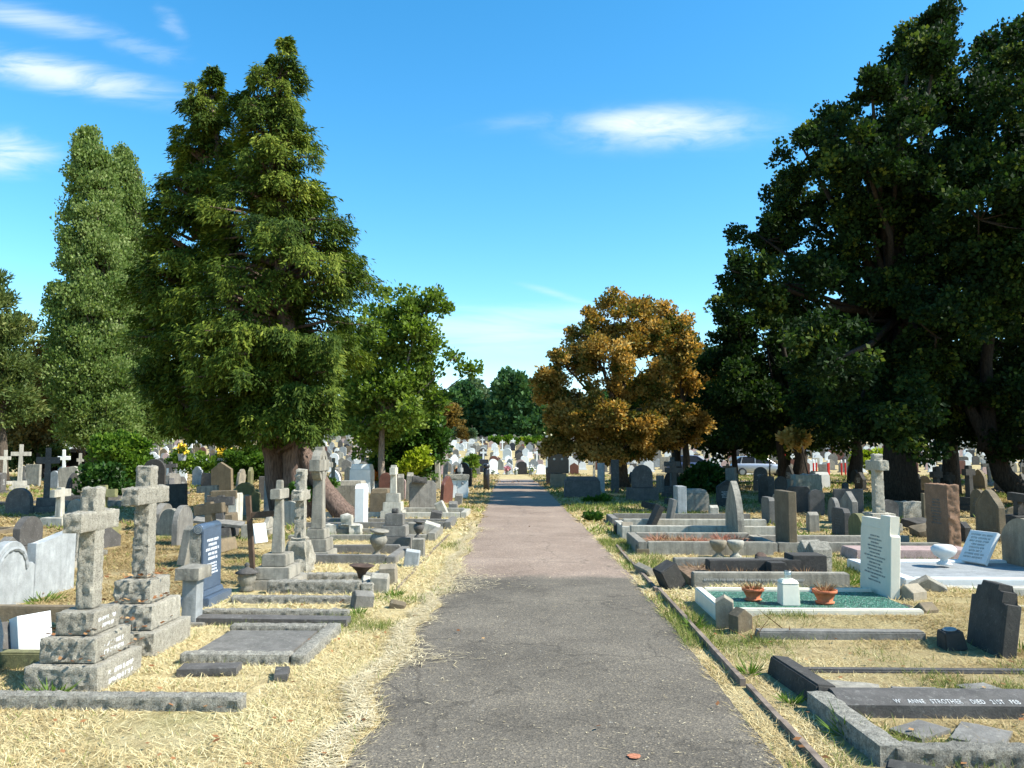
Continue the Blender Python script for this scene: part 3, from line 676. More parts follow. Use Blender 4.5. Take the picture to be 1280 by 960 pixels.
mk('ledger', b, M['grey'], gk); EX.append((-2.62, -1.83, 6.13, 6.95))
b = bmesh.new(); rbox(b, -.75, .75, -.09, .09, -.03, .07, .06, .006, 6, 2, rnd=.006)
solo('kerb_stone', 'smooth flat kerb stone half covered by straw behind the big flat slab', 'kerb stone', b, M['slate'], (-2.45, 7.42, 0), (.02, 0, -.03)); EX.append((-3.2, -1.7, 7.3, 7.55))
# plot of the dark scroll stone
plot('two lines of narrow rock faced kerb reaching to a dark scroll headstone', -3.2, -1.78, 7.68, 8.5, .075, .11, M['granite_dark'], -1, rough=.012, foot=False)
p = G(455, 761); solo('kerb_post', 'chunky grey kerb end block with sloping top where two rough kerbs meet the verge', 'kerb post', gpost(.16, .2, .14, .04), M['grey'], (p.x - .05, p.y + .1, -.01), (.1, .12, .5), ex=.15)
P = G(252, 760); X, Y = P.x - .1, P.y + .32
rt = empty('headstone', (X, Y, -.01), (0, -.02, 0)); tag(rt, 'polished blue-black headstone with a scroll along its top and white lettering', 'headstone')
mk('plinth', BOX(.34, .62, .10), M['blueblack'], rt)
b = bmesh.new(); box(b, -.10, .10, -.27, .27, .102, .16, .1, .006); mk('base_step', b, M['blueblack'], rt)
b = bmesh.new(); rbox(b, -.075, .05, -.235, .235, .16, .80, .03, .014, 14, 4, faces='xyY', rnd=.004); mk('rough_back', b, M['granite_dark'], rt)
b = bmesh.new(); box(b, .053, .075, -.235, .235, .162, .80, 0, .003); mk('face', b, M['blueblack'], rt)
b = lathe([(.052, -.245), (.056, -.24), (.056, .24), (.052, .245)], 20); bmesh.ops.rotate(b, verts=b.verts[:], matrix=Matrix.Rotation(R(90), 3, 'X')); sc = smooth(mk('scroll', b, M['blueblack'], rt, (.02, 0, .795)))
for r in (.042, .026, .012):
    b = bmesh.new(); N = 16; a_ = [b.verts.new((math.cos(2 * math.pi * i / N) * r, -.249, math.sin(2 * math.pi * i / N) * r)) for i in range(N)]; c_ = [b.verts.new((math.cos(2 * math.pi * i / N) * (r - .006), -.249, math.sin(2 * math.pi * i / N) * (r - .006))) for i in range(N)]
    for i in range(N): b.faces.new((a_[i], a_[(i + 1) % N], c_[(i + 1) % N], c_[i]))
    mk('scroll_turn', b, M['letter_d'], sc)
mk('lettering', pseudo_text(.38, .24, 5, 11, (.55, 1.0), .6), M['letter_w'], rt, (.0765, 0, .46))
mk('lettering', pseudo_text(.38, .13, 4, 12, (.6, 1.0), .6, False), M['letter_w'], rt, (.0765, 0, .31))
EX.append((X - .2, X + .2, Y - .33, Y + .33))
P = G(243, 782)
rt = empty('pedestal', (P.x - .06, P.y + .08, -.01)); tag(rt, 'stubby pale pedestal with a flat square cap, in front of the scroll headstone', 'pedestal')
b = bmesh.new(); rbox(b, -.07, .07, -.08, .08, 0, .42, .03, .008, 9, 3); mk('stem', b, M['marble'], rt); b = bmesh.new(); rbox(b, -.115, .115, -.15, .15, .423, .54, .03, .008, 9, 8); mk('cap', b, M['lime'], rt)
mk('base', BOX(.26, .28, .04), M['lime'], rt, (.03, 0, 0))
# stepped smooth cross, thin rough cross, iron post cross
P = G(367, 738)
cross('slim smooth stone cross on three dark edged steps beside the leaning wooden post', P.x - .28, P.y + .28, 1.27, .36, .13, M['lime'], [(.55, .62, .12), (.42, .48, .14), (.29, .34, .14)], armz=.74, taper=.45, barh=.12)
P = G(384, 716); rt = cross('tall thin rough granite cross rising from a white boulder base', P.x - .14, P.y + .12, 1.37, .42, .13, M['granite'], rough=.03, armz=.70, taper=.0, barh=.13, seed=44, res=.03)
b = bmesh.new(); rbox(b, -.19, .19, -.2, .2, -.02, .46, .04, .05, 6, 9, .35, rnd=.04); mk('boulder_base', b, M['granite'], rt); EX.append((P.x - .35, P.x, P.y, P.y + .3))
P = G(317, 729); rt = empty('grave_marker', (P.x, P.y, -.02), (.0, -.09, 0)); tag(rt, 'thin dark wooden cross, leaning, with one long arm towards the path', 'grave marker')
b = bmesh.new(); rbox(b, -.03, .03, -.03, .03, 0, 1.08, .05, .004, 9, 2, rnd=.004); mk('post', b, M['wood'], rt)
b = bmesh.new(); rbox(b, .031, .37, -.022, .022, .80, .875, .05, .004, 9, 3, rnd=.004); mk('arm', b, M['wood'], rt)
P = G(320, 675, .18); rt = headstone('blank white tablet tilted back beside the leaning wooden post', P.x, P.y + .25, .32, .26, .05, 'flat', M['white'], -1, tilt=(0, -.25), yaw=-.5, z=.12, name='tablet', cat='tablet')
P = G(304, 741); urn('squat grey lidded urn with a knob, standing left of the slim smooth stone cross', (P.x, P.y + .1, 0), 1, M['lime'], [(.05, 0), (.085, .01), (.06, .05), (.075, .08), (.105, .15), (.095, .19), (.115, .2)],
    parts=[('lid', [(.125, .202), (.13, .215), (.07, .25), (.03, .265), (.02, .28), (.032, .30), (.015, .325)], M['slate'])])
# wheel cross
P = G(410, 703); cross('large carved wheel cross on three stepped blocks near the leaning conifer trunk', P.x - .22, P.y + .25, 1.68, .56, .17, M['lime'], [(.46, .56, .16), (.36, .44, .17), (.27, .32, .14)], armz=.70, taper=.3, barh=.17, ring=True, tw=.2)
# double marble stone and its plot
P = G(86, 733); X = -5.45
rt = empty('headstone', (X, 8.55, -.01)); tag(rt, 'wide weathered double headstone, arched carved half beside a plain sloping half', 'headstone')
o = mk('arched_slab', prism(profile('shoulder', .76, .70), .11), M['marble'], rt, (0, -.39, 0)); mk('plain_slab', prism([(-.37, 0), (.37, 0), (.37, .70), (.15, .67), (-.25, .60), (-.37, .61)], .11), M['marble'], rt, (0, .372, 0))
b = bmesh.new(); N = 16; a_ = [(.23 * math.cos(math.pi * i / N), .37 + .23 * math.sin(math.pi * i / N)) for i in range(N + 1)]; tube(b, [(.058, y, z) for y, z in a_], [.018 + .008 * (i % 2) for i in range(N + 1)], 6)
mk('carving', b, M['marble'], o); EX.append((X - .1, X + .15, 7.7, 9.4))
plot('low dark kerb with mossy edge in front of the wide double headstone', -5.3, -3.75, 7.35, 9.6, .16, .12, M['brown'], -1, foot=False, far_kerb=False)
P = G(40, 824); rt = empty('tablet', (P.x - .05, P.y + .08, .02), (0, -.32, -.5)); tag(rt, 'bright white blank wedge shaped tablet lying tilted inside a mossy kerb', 'tablet')
mk('slab', prism([(-.13, 0), (.13, 0), (.15, .30), (-.11, .30)], .13), M['white'], rt)
mk('backing', BOX(.08, .12, .29), M['slate'], rt, (-.09, -.17, 0))
plot('greenish mossy kerb around the bright white wedge tablet', -4.7, -3.45, 5.85, 6.9, .12, .12, M['mossy'], -1, foot=True)
headstone('pale rounded stone cut by the left edge of the photo, beside the white wedge tablet', -4.0, 5.65, .50, .5, .12, 'round', M['marble'], -1)
P = G(221, 683); hs('grey round topped headstone with a thin cut border, behind the scroll headstone', (221, 683), 631, -1, 'round', M['grey'], w=.62, t=.10, panel=True)
b = bmesh.new(); rbox(b, -.45, .45, -.12, .12, 0, .06, .06, .008, 7, 4); p = G(290, 668); solo('fallen_slab', 'fallen plank like slab propped on a block behind the scroll headstone', 'fallen slab', b, M['grey'], (p.x, 14.6, .26), (.25, .12, .15))
p = G(275, 690); solo('stone_block', 'plain square block under the propped slab', 'stone block', BOX(.32, .3, .26), M['lime'], (p.x - .2, 14.6, -.01), ex=.2)
# kerbs and verge stones towards the trees
for (px, py, w, d, h, pk, mt, tl, lb) in (
    (472, 742, .17, .2, .18, .05, 'lime', .05, 'pointed stone kerb post, nearer of the pair behind the funnel shaped birdbath'),
    (484, 731, .17, .2, .20, .05, 'tan', -.05, 'pointed stone kerb post, farther of the pair behind the funnel shaped birdbath'),
    (494, 762, .12, .16, .06, .03, 'brown', .2, 'small brown stone lump alone in the straw of the left verge'),
    (512, 709, .15, .2, .22, .03, 'marble', .15, 'leaning pale kerb post below the small dark urn'),
    (522, 697, .16, .18, .28, .02, 'lime', 0, 'upright kerb post carrying the small dark urn'),
    (555, 644, .2, .22, .34, .04, 'limelight', -.45, 'pale kerb post tilted towards the path by the big grey headstone'),
    (566, 642, .2, .22, .26, .07, 'grey', .0, 'grey pointed kerb post right of the tilted pale one'),
    (572, 632, .22, .22, .3, .07, 'grey', .1, 'grey pointed kerb post farthest along the left verge'),
    (543, 652, .2, .25, .22, .05, 'slate', .2, 'dark squat kerb post where a long kerb ends at the left verge'),
    (536, 668, .22, .3, .2, .05, 'limelight', .3, 'pale chipped kerb end block on the straw left of the path'),
    (517, 669, .3, .22, .24, .02, 'lime', .0, 'carved square block beside the stepped broken pedestal')):
    p = G(px, py); solo('kerb_post', lb, 'kerb post', gpost(w, d, h, pk), M[mt], (p.x, p.y + .1, -.015), (0, tl, .2 * tl), ex=.13)
P = G(448, 738); rt = empty('birdbath', (P.x, P.y + .1, 0), (0, .06, 0)); tag(rt, 'funnel shaped rusty brown birdbath on a leaning pale stub', 'birdbath')
smooth(mk('bowl', lathe([(.03, .12), (.045, .16), (.06, .2), (.12, .255), (.15, .27), (.145, .275), (.05, .262), (.03, .24)], 24), M['iron'], rt)); mk('stub', gpost(.12, .16, .13, .04), M['limelight'], rt, (.06, .0, 0), (.3, .2, .4)); EX.append((P.x - .2, P.x + .2, P.y, P.y + .3))
UP = [(.09, 0), (.10, .02), (.06, .06), (.035, .10), (.07, .15), (.13, .23), (.15, .30), (.12, .36), (.075, .385), (.10, .41), (.16, .43), (.155, .45), (.05, .445)]
P = G(468, 697); urn('large grey stone urn leaning slightly, in front of the stepped broken pedestal', (P.x, P.y + .15, -.01), .92, M['lime'], UP, (.06, .12, 0))
P = G(521, 690); urn('small dark urn perched on a kerb post by the left verge', (P.x - .02, P.y + .2, .20), .6, M['slate'], UP, (0, .1, 0))
P = G(513, 687); rt = empty('pedestal', (P.x - .3, P.y + .25, -.01)); tag(rt, 'broken grey cross base of three stacked blocks, a dark stub on top', 'pedestal')
for dx, dy, z, dz in ((.62, .5, 0, .2), (.42, .38, .203, .18), (.30, .28, .386, .19)): b = bmesh.new(); box(b, -dx / 2, dx / 2, -dy / 2, dy / 2, z, z + dz, .03, .01); mk('step', b, M['grey'], rt)
b = bmesh.new(); rbox(b, -.05, .05, -.05, .05, .578, .66, .03, .03, 9, 4); mk('stub', b, M['slate'], rt); EX.append((P.x - .65, P.x, P.y, P.y + .5))
for (x0, x1, y0, y1, mt, lb, rg) in ((-3.0, -1.8, 8.95, 9.9, 'granite_dark', 'straw covered rough kerb between the slim smooth cross and the pair of kerb posts', .015), (-3.3, -1.95, 11.3, 12.6, 'grey', 'sunken grey kerb below the large grey stone urn', 0), (-4.4, -1.75, 14.2, 15.5, 'lime', 'long pale kerb set behind the stepped broken pedestal', 0), (-4.8, -1.7, 16.4, 17.8, 'grey', 'long grey kerb set ending at the dark squat kerb post', 0), (-5, -1.6, 19, 20.4, 'limelight', 'pale kerb set at the foot of the big grey headstone', 0)):
    plot(lb, x0, x1, y0, y1, .13, .14, M[mt], -1, rough=rg, jit=.03)
P = G(449, 657); headstone('narrow bright white headstone with scalloped top, seen edge on near the conifer', P.x, P.y + .2, .90, .44, .2, 'scallop', M['white'], -1)
p = G(425, 668); solo('stone_fragment', 'heap of broken carved pale stones at the foot of the large wheel cross', 'rubble', (lambda b: [rbox(b, x, x + .22, y, y + .2, z, z + .2, .05, .05, 7, k) for k, (x, y, z) in enumerate(((-.3, 0, -.02), (-.05, .1, -.02), (.18, -.05, -.02), (.0, 0, .17)))] and b)(bmesh.new()), M['limelight'], (p.x, p.y, 0), ex=.3)
P = G(486, 649); cross('pale stepped cross standing upright between the brown box tomb and the big grey headstone', P.x + .05, P.y + .3, 1.28, .40, .15, M['limelight'], [(.55, .55, .2), (.44, .44, .2), (.32, .32, .2)], armz=.66, taper=.15)
P = G(513, 637); headstone('big plain grey headstone tilted sideways on its kerb, a broken block on top', -3.05, P.y + .1, .80, .74, .14, 'cut', M['grey'], -1, yaw=-1.35, tilt=(0, -.04), rough=None)
p = at(520, 597, 21.6); b = bmesh.new(); rbox(b, -.2, .2, -.12, .12, 0, .16, .05, .05, 7, 6); solo('stone_block', 'broken block resting on top of the big tilted grey headstone', 'stone block', b, M['slate'], (-3.12, 21.72, .735), (0, .1, .2))
rt = empty('headstone', (-2.62, 27.3, 0), (0, 0, -math.pi / 2 + .05)); tag(rt, 'pair of joined white marble headstones under one rough grey capping', 'headstone')
for k in (-1, 1): mk('slab', prism(profile('flat', .38, .62), .14), M['white'], rt, (0, .195 * k, 0)); s = mk('urn_carving', lathe([(.02, 0), (.05, .05), (.03, .1)], 10), M['marble'], rt, (.072, .195 * k, .45))
b = bmesh.new(); rbox(b, -.13, .13, -.42, .42, .623, .80, .05, .03, 7, 3); mk('capping', b, M['granite_dark'], rt); EX.append((-3.1, -2.1, 27, 27.6))

# ================================================================== RIGHT SIDE, NEAR
k1 = plot('kerb set with a white lettered kerb, nearest the viewer on the right verge', 1.84, 4.6, 4.18, 5.02, .10, .12, M['granite_dark'], 1, fill=None, rough=.014, far_kerb=False, foot=False)
b = bmesh.new(); rbox(b, -.07, .07, -.46, .46, -.05, .11, .03, .014, 12, 5); mk('foot_kerb', b, M['granite_dark'], k1, (1.80 - 3.22, 4.66 - 4.6, 0), (0, 0, .06))
# the lettered kerb: front edge cut to a slope that carries the words
b = bmesh.new(); sec = [(-.11, -.05), (-.11, .075), (.045, .115), (.11, .115), (.11, -.05)]
A = [b.verts.new((-1.36, y, z)) for y, z in sec]; B = [b.verts.new((1.4, y, z)) for y, z in sec]
b.faces.new(A[::-1]); b.faces.new(B)
for i in range(5): b.faces.new((A[i], A[(i + 1) % 5], B[(i + 1) % 5], B[i]))
lk = mk('lettered_kerb', b, M['slate'], k1, (0, 5.06 - 4.6, 0))
sl = math.atan2(.04, .155)
lt = lettering('lettering', "W'  ANNE  STROTHER   DIED  21ST  FEB  193", .062, M['letter_g'], lk, (-1.03, -.088, .0825), (sl, 0, 0))
lt.scale.x = .84 / max(v.co.x for v in lt.data.vertices)
k2 = plot('kerb set with sunk paving pieces and a dark tilted foot kerb, behind the lettered kerb', 1.75, 4.6, 5.2, 6.0, .025, .08, M['slate'], 1, near=False, foot=False)
b = bmesh.new(); box(b, -.075, .075, -.40, .40, -.04, .13, .08, .012); mk('foot_kerb', b, M['dark'], k2, (1.80 - 3.175, 5.52 - 5.6, 0), (0, .12, .1)); EX += [(1.66, 1.95, 4.15, 5.95), (1.9, 4.6, 4.92, 5.2)]
for i, (x, y, a, d, lb) in enumerate(((2.15, 5.5, .34, .26, 'pale flat paving piece sunk in straw right behind the dark tilted foot kerb'), (2.55, 5.42, .3, .2, 'grey cracked paving piece beside the pale one behind the lettered kerb'), (3.0, 5.5, .24, .22, 'small paving piece sunk in straw farther right behind the lettered kerb'), (2.2, 4.7, .3, .2, 'flat stone piece in straw in front of the lettered kerb, nearer the path'), (2.5, 4.62, .34, .26, 'larger flat stone piece in straw in front of the lettered kerb'))):
    b = bmesh.new(); rbox(b, -a / 2, a / 2, -d / 2, d / 2, -.02, .028, .04, .012, 8, i); solo('paving_piece', lb, 'paving stone', b, M['lime' if i == 0 else 'grey'], (x, y, 0), (0, 0, .3 * i - .3)); EX.append((x - a * .42, x + a * .42, y - d * .4, y + d * .4))
b = bmesh.new(); box(b, -.16, .16, -.07, .07, 0, .14, .05, .01); solo('kerb_stone', 'dark kerb block cut by the bottom edge of the photo', 'kerb stone', b, M['dark'], (1.84, 3.93, -.04), (0, 0, -.5), ex=.2)
P = G(1252, 824); headstone('small dark headstone with stepped top, leaning back, alone on the grass at right', P.x + .06, P.y + .26, .56, .50, .12, 'step', M['dark'], 1, tilt=(.0, -.16), plinth=None)
P = G(1197, 814); rt = empty('flower_pot', (P.x, P.y + .08, 0), (.05, -.12, 0)); tag(rt, 'small square dark stone flower holder before the leaning dark headstone', 'flower pot')
b = bmesh.new(); box(b, -.09, .09, -.08, .08, 0, .15, .18, .008); mk('body', b, M['dark'], rt); mk('rim', lathe([(.05, .152), (.055, .158), (.045, .165), (.03, .158)], 14), M['marble'], rt); EX.append((P.x - .12, P.x + .12, P.y, P.y + .2))
# white headstone, green gravel plot
P = G(1112, 763); X, Y, w = P.x + .05, P.y + .36, .74
rt = empty('headstone', (X, Y, -.01), (0, -.05, math.pi)); tag(rt, 'pale green-white marble headstone with stepped shoulders and lines of dark lettering', 'headstone')
pr = [(-.37, 0), (.37, 0), (.37, .76), (.345, .78), (.345, .90), (.15, .90), (.15, .945), (-.345, .945), (-.345, .76), (-.37, .74)]
pr = [(-.37, 0), (.37, 0), (.37, .74), (.345, .76), (.345, .945), (.13, .945), (.13, .895), (-.345, .895), (-.345, .79), (-.37, .77)]
mk('slab', prism(pr, .10, .006), M['mint'], rt); b = bmesh.new(); box(b, .051, .056, -.30, .13, .80, .805, 0, 0); mk('moulding', b, M['mint'], rt)
mk('lettering', pseudo_text(.56, .50, 14, 21, (.3, .95), .46), M['letter_d'], rt, (.051, 0, .24)); EX.append((X - .1, X + .1, Y - .4, Y + .4))
gp = plot('white marble kerb set filled with green gravel before the stepped white headstone', 1.72, 3.56, 7.42, 8.6, .16, .085, M['mint'], 1, fill=('gravel', M['gravel'], .13))
b = bmesh.new(); box(b, -.05, .05, -.5, .5, -.05, .16, .03, .01); EX.append((1.6, 1.8, 7.3, 8.6))
tb = [(.075, 0), (.085, .012), (.085, .02), (.062, .022), (.085, .07), (.10, .10), (.112, .102), (.112, .128), (.10, .128), (.09, .115)]
def dryclump(n, r, h, seed, mat, name='withered_plant', parent=None, loc=(0, 0, 0), droop=.3, tone=.5):
    rg = np.random.default_rng(seed); a = rg.uniform(0, 6.28, n); b0 = np.stack([np.cos(a) * r * .5 * rg.random(n), np.sin(a) * r * .5 * rg.random(n), np.zeros(n)], 1)
    ax = unit(np.stack([np.cos(a), np.sin(a), rg.uniform(.2, 1.6, n)], 1)) * (h * rg.uniform(.5, 1.2, n))[:, None]
    sd = unit(np.cross(ax, rg.normal(size=(n, 3)))) * min(h * .05, .005)
    return mk(name, quads_mesh(name, b0, ax, sd, rg.normal(tone, .25, n), mat), None, parent, loc)
for px, py, sc, lb, sd in ((945, 753, .95, 'terracotta bowl of withered plants on the green gravel, left of the white vase block', 1), (1036, 757, 1.05, 'terracotta bowl of withered plants on the green gravel, beside the stepped white headstone', 2)):
    P = G(px, py, .13); rt = empty('plant_bowl', (P.x, P.y + .1, .13)); tag(rt, lb, 'plant pot')
    smooth(mk('bowl', lathe([(r * sc, z * sc) for r, z in tb], 24), M['terra'], rt)); mk('soil', lathe([(.088 * sc, .10 * sc), (.088 * sc, .112 * sc)], 16), M['soil'], rt)
    dryclump(90, .12, .11, sd, M['dryplant'], 'withered_plant', rt, (0, 0, .105 * sc))
P = G(1002, 758, .13); rt = empty('grave_vase', (P.x - .09, P.y + .1, .13)); tag(rt, 'square white marble vase block with a glass jar on top, on the green gravel', 'grave vase')
b = bmesh.new(); box(b, -.085, .085, -.085, .085, 0, .2, .06, .006); mk('block', b, M['mint'], rt); b = bmesh.new(); box(b, -.086, .086, -.086, .086, .203, .24, .25, .008); mk('cap', b, M['mint'], rt)
gl = bpy.data.materials.new('clear_glass'); gt, gns, gL = nt(gl); gtr = gns.new('ShaderNodeBsdfTransparent'); setin(gtr, 0, (.88, .93, .92, 1)); ggl = gns.new('ShaderNodeBsdfGlossy'); setin(ggl, 'Roughness', .08); gmx = gns.new('ShaderNodeMixShader'); setin(gmx, 0, .16); gL.new(gtr.outputs[0], gmx.inputs[1]); gL.new(ggl.outputs[0], gmx.inputs[2]); gL.new(gmx.outputs[0], gns['Material Output'].inputs[0])
smooth(mk('jar', lathe([(.03, .243), (.036, .25), (.036, .32), (.033, .32), (.033, .252)], 14), gl, rt))
for i, (px, py, h, pk, lb) in enumerate(((906, 787, .25, .05, 'tall gabled stone post leaning at the near corner of the white marble kerb'), (926, 794, .17, .06, 'lower gabled stone post in front of the tall one at the white kerb corner'))):
    P = G(px, py); solo('kerb_post', lb, 'kerb post', gpost(.16, .14, h, pk), M['brown'] if i else M['tan'], (P.x + .02, P.y + .08, -.01), (0, 0, 1.35 if i == 0 else -1.2), ex=.13)
plot('straw covered kerb with faint lettering in front of the white marble kerb set', 1.9, 3.3, 6.86, 7.1, .085, .13, M['grey'], 1, far_kerb=False, foot=False)
for px, py, w, d, h, pk, rz, mt, lb in ((1146, 765, .2, .22, .2, .07, .5, 'tan', 'gabled kerb post right of the stepped white headstone, nearest to it'), (1165, 783, .15, .16, .15, .06, .3, 'brown', 'smaller gabled post in the grass in front of the other post at the white headstone'), (1166, 752, .35, .3, .16, .1, 1.2, 'lime', 'sloping grey kerb end block behind the two gabled posts')):
    P = G(px, py); solo('kerb_post', lb, 'kerb post', gpost(w, d, h, pk), M[mt], (P.x, P.y + .1, -.01), (0, 0, rz), ex=.15)
p = G(1150, 775); solo('kerb_stone', 'dark slanting slab piece half sunk between the gabled posts', 'kerb stone', BOX(.35, .1, .07), M['dark'], (p.x, p.y, .02), (.2, .25, -.6), ex=.15)
# big kerb set with fallen cross
bk = plot('large grey kerb set with sloped edges and a fallen cross lying inside', 1.86, 3.66, 9.36, 10.75, .19, .16, M['lime'], 1, fill=('soil_bed', M['soil'], .10), foot=False)
mk('lettering', pseudo_text(1.2, .05, 1, 5, (.9, 1)), M['letter_g'], bk, (-.2, -.5 * 1.39 - .003, .10), (0, 0, -math.pi / 2))
b = bmesh.new(); box(b, -.12, .12, -.12, .12, 0, .30, .05, .012); solo('kerb_stone', 'dark kerb end block tipped over towards the path', 'kerb stone', b, M['dark'], (1.66, 9.5, .0), (.1, -.5, .3), ex=.2)
b = bmesh.new(); box(b, -.05, .05, -.2, .2, 0, .12, .05, .012); solo('kerb_stone', 'narrow kerb piece lying at a slant behind the tipped dark block', 'kerb stone', b, M['tan'], (1.48, 10.5, .0), (.1, -.5, .3), ex=.2)
rt = empty('fallen_cross', (2.75, 10.1, .12), (0, 0, .05)); tag(rt, 'dark stone cross lying flat on the soil of the large kerb set', 'stone cross')
mk('shaft', BOX(1.15, .2, .13), M['dark'], rt); mk('arm', BOX(.2, .2, .125), M['dark'], rt, (.22, -.203, 0)); mk('arm', BOX(.2, .2, .125), M['dark'], rt, (.22, .203, 0))
solo('stone_block', 'dark square base block behind the fallen cross in the large kerb set', 'stone block', BOX(.42, .36, .2), M['dark'], (3.45, 10.25, .1))
for x, y, n in ((2.2, 9.8, 50), (2.5, 9.75, 60), (2.9, 9.72, 70), (3.3, 9.8, 60), (2.1, 10.3, 40), (2.4, 10.4, 40)): dryclump(n, .35, .12, int(x * 100), M['dryplant'], 'withered_plant', bk, (x - 2.76, y - 10.055, .10))
# upright stones, right
hs('tall plain square topped headstone, dark tan, behind the fallen cross', (987, 691), 619, 1, 'flat', M['brown'], w=.72, t=.13, h=.97)
P = G(1024, 717); rt = empty('kerb_post', (P.x, P.y + .15, -.01), (0, 0, .25)); tag(rt, 'wide kerb block with two pointed gables, right of the fallen cross', 'kerb post')
mk('body', BOX(.28, .36, .22), M['granite_dark'], rt)
for k in (-1, 1): mk('gable', prism([(-.09, 0), (.09, 0), (.09, .1), (0, .2), (-.09, .1)], .285), M['granite_dark'], rt, (0, .095 * k, .222))
EX.append((P.x - .25, P.x + .25, P.y - .1, P.y + .4))
hs('large red-brown headstone with rock faced edges, behind the white slab grave', (1187, 689), 608, 1, 'flat', M['red'], w=.74, t=.2, h=1.07, rough=.02, insc=(9, M['letter_m'], .42, .85, .5))
hs('weathered gothic headstone with sunk pointed panel, right of the large red-brown one', (1250, 677), 614, 1, 'ogee', M['brown'], w=.76, t=.12, h=.92, panel=True, plinth=(.86, .2, .06))
P = at(1252, 690, 11.05); headstone('plain light brown headstone at the head of the white slab grave, by the right edge', P.x + .06, 10.6, .74, .9, .12, 'seg', M['tan'], 1)
P = G(924, 680); hs('tall pointed headstone with thin side shafts, seen almost edge on beside two small urns', (923, 680), 615, 1, 'gothic', M['lime'], w=.9, t=.11, h=.92, panel=True, plinth=(.96, .18, .10))
hs('dark green-grey square headstone with faint lettering, left of the rough cross', (1056, 674), 635, 1, 'cut', M['slate'], w=.62, t=.12, h=.56, insc=(5, M['letter_m'], .2, .45, .6))
hs('plain mossy grey headstone half hidden behind the stepped white one', (1078, 680), 646, 1, 'seg', M['mossy'], w=.6, t=.12, h=.52)
hs('gable topped headstone with pale edge, behind the dark green-grey square one', (1066, 662), 618, 1, 'gable', M['grey'], w=.62, t=.12, h=.78)
cross('tall rough pale granite cross rising behind the stepped white headstone', 6.95, 16.2, 1.56, .64, .19, M['granite'], [(.62, .7, .2), (.46, .52, .18)], side=1, rough=.02, armz=.72, taper=.08, barh=.2, seed=77, res=.035)
hs('headstone with cut corners, nearer of a pair left of the tall tan headstone', (962, 656), 624, 1, 'cut', M['grey'], w=.6, t=.13, h=.6)
hs('low headstone with round shoulder, right behind its cut cornered neighbour', (972, 650), 627, 1, 'shoulder', M['lime'], w=.5, t=.12, h=.62)
for px, py, h, mt, lb in ((1012, 665, .34, 'lime', 'small pointed kerb post standing alone in the dry grass near the rough pale cross'), (888, 648, .26, 'limelight', 'small pale pointed post left of the pair of headstones'), (778, 673, .24, 'tan', 'stubby kerb post at the corner of the long grey kerb on the right verge'), (768, 668, .18, 'dark', 'dark kerb post in the shadow beside the stubby one'), (796, 694, .1, 'brown', 'low broken kerb end in front of the bed of reddish stems')):
    P = G(px, py); solo('kerb_post', lb, 'kerb post', gpost(.2, .2, h, .06), M[mt], (P.x + .1, P.y + .1, -.01), ex=.14)
P = G(848, 645); headstone('narrow light grey headstone seen edge on at the shadow boundary', P.x + .1, P.y + .3, .74, .6, .22, 'flat', M['marble'], 1)
P = G(808, 669); headstone('dark slab leaning steeply on the grave of reddish stems', P.x + .05, P.y + .3, .62, .55, .1, 'flat', M['dark'], 1, tilt=(0, -.45), name='leaning_slab', cat='leaning slab')
headstone('pale edged slab leaning behind the steep dark one', P.x + .55, P.y + .9, .66, .5, .08, 'flat', M['grey'], 1, tilt=(0, -.2), name='leaning_slab', cat='leaning slab')
pb = plot('grey kerb set bedded with withered reddish stems, two small urns in front', 1.62, 3.7, 12.4, 13.9, .20, .15, M['lime'], 1, fill=('soil_bed', M['soil'], .12))
for k in range(14): dryclump(46, .3, .15, 200 + k, M['redplant'] if k % 3 else M['dryplant'], 'withered_plant', pb, (-.7 + 1.5 * ((k * .37) % 1), -.5 + 1.0 * ((k * .61) % 1), .12))
plot('long pale kerb set farther along the right verge', 1.62, 4.6, 14.6, 16.0, .24, .16, M['limelight'], 1, fill=('soil_bed', M['ground'], .08), jit=.02)
plot('grey kerb set close to the shaded part of the right verge', 1.7, 5.0, 17.2, 18.6, .16, .15, M['grey'], 1, jit=.03, fill=('soil_bed', M['ground'], .05))
VU = [(.09, 0), (.09, .02), (.045, .05), (.04, .08), (.09, .13), (.125, .20), (.13, .235), (.115, .255), (.06, .25)]
for px, mt, lb in ((883, 'tan', 'small squat urn with sunlit side, left one of two before the reddish bed'), (903, 'limelight', 'small squat urn with sunlit side, right one of two before the reddish bed')):
    P = G(px, 688); urn(lb, (P.x, 12.18, 0), 1.0, M[mt], VU)
p = G(926, 677); solo('flower_holder', 'round rusty flower holder lying on the grass behind the fallen cross', 'flower holder', lathe([(.05, 0), (.08, .03), (.09, .1), (.07, .14), (.02, .13)], 14), M['iron'], (3.25, 11.6, .0), (.5, .2, 0), True)
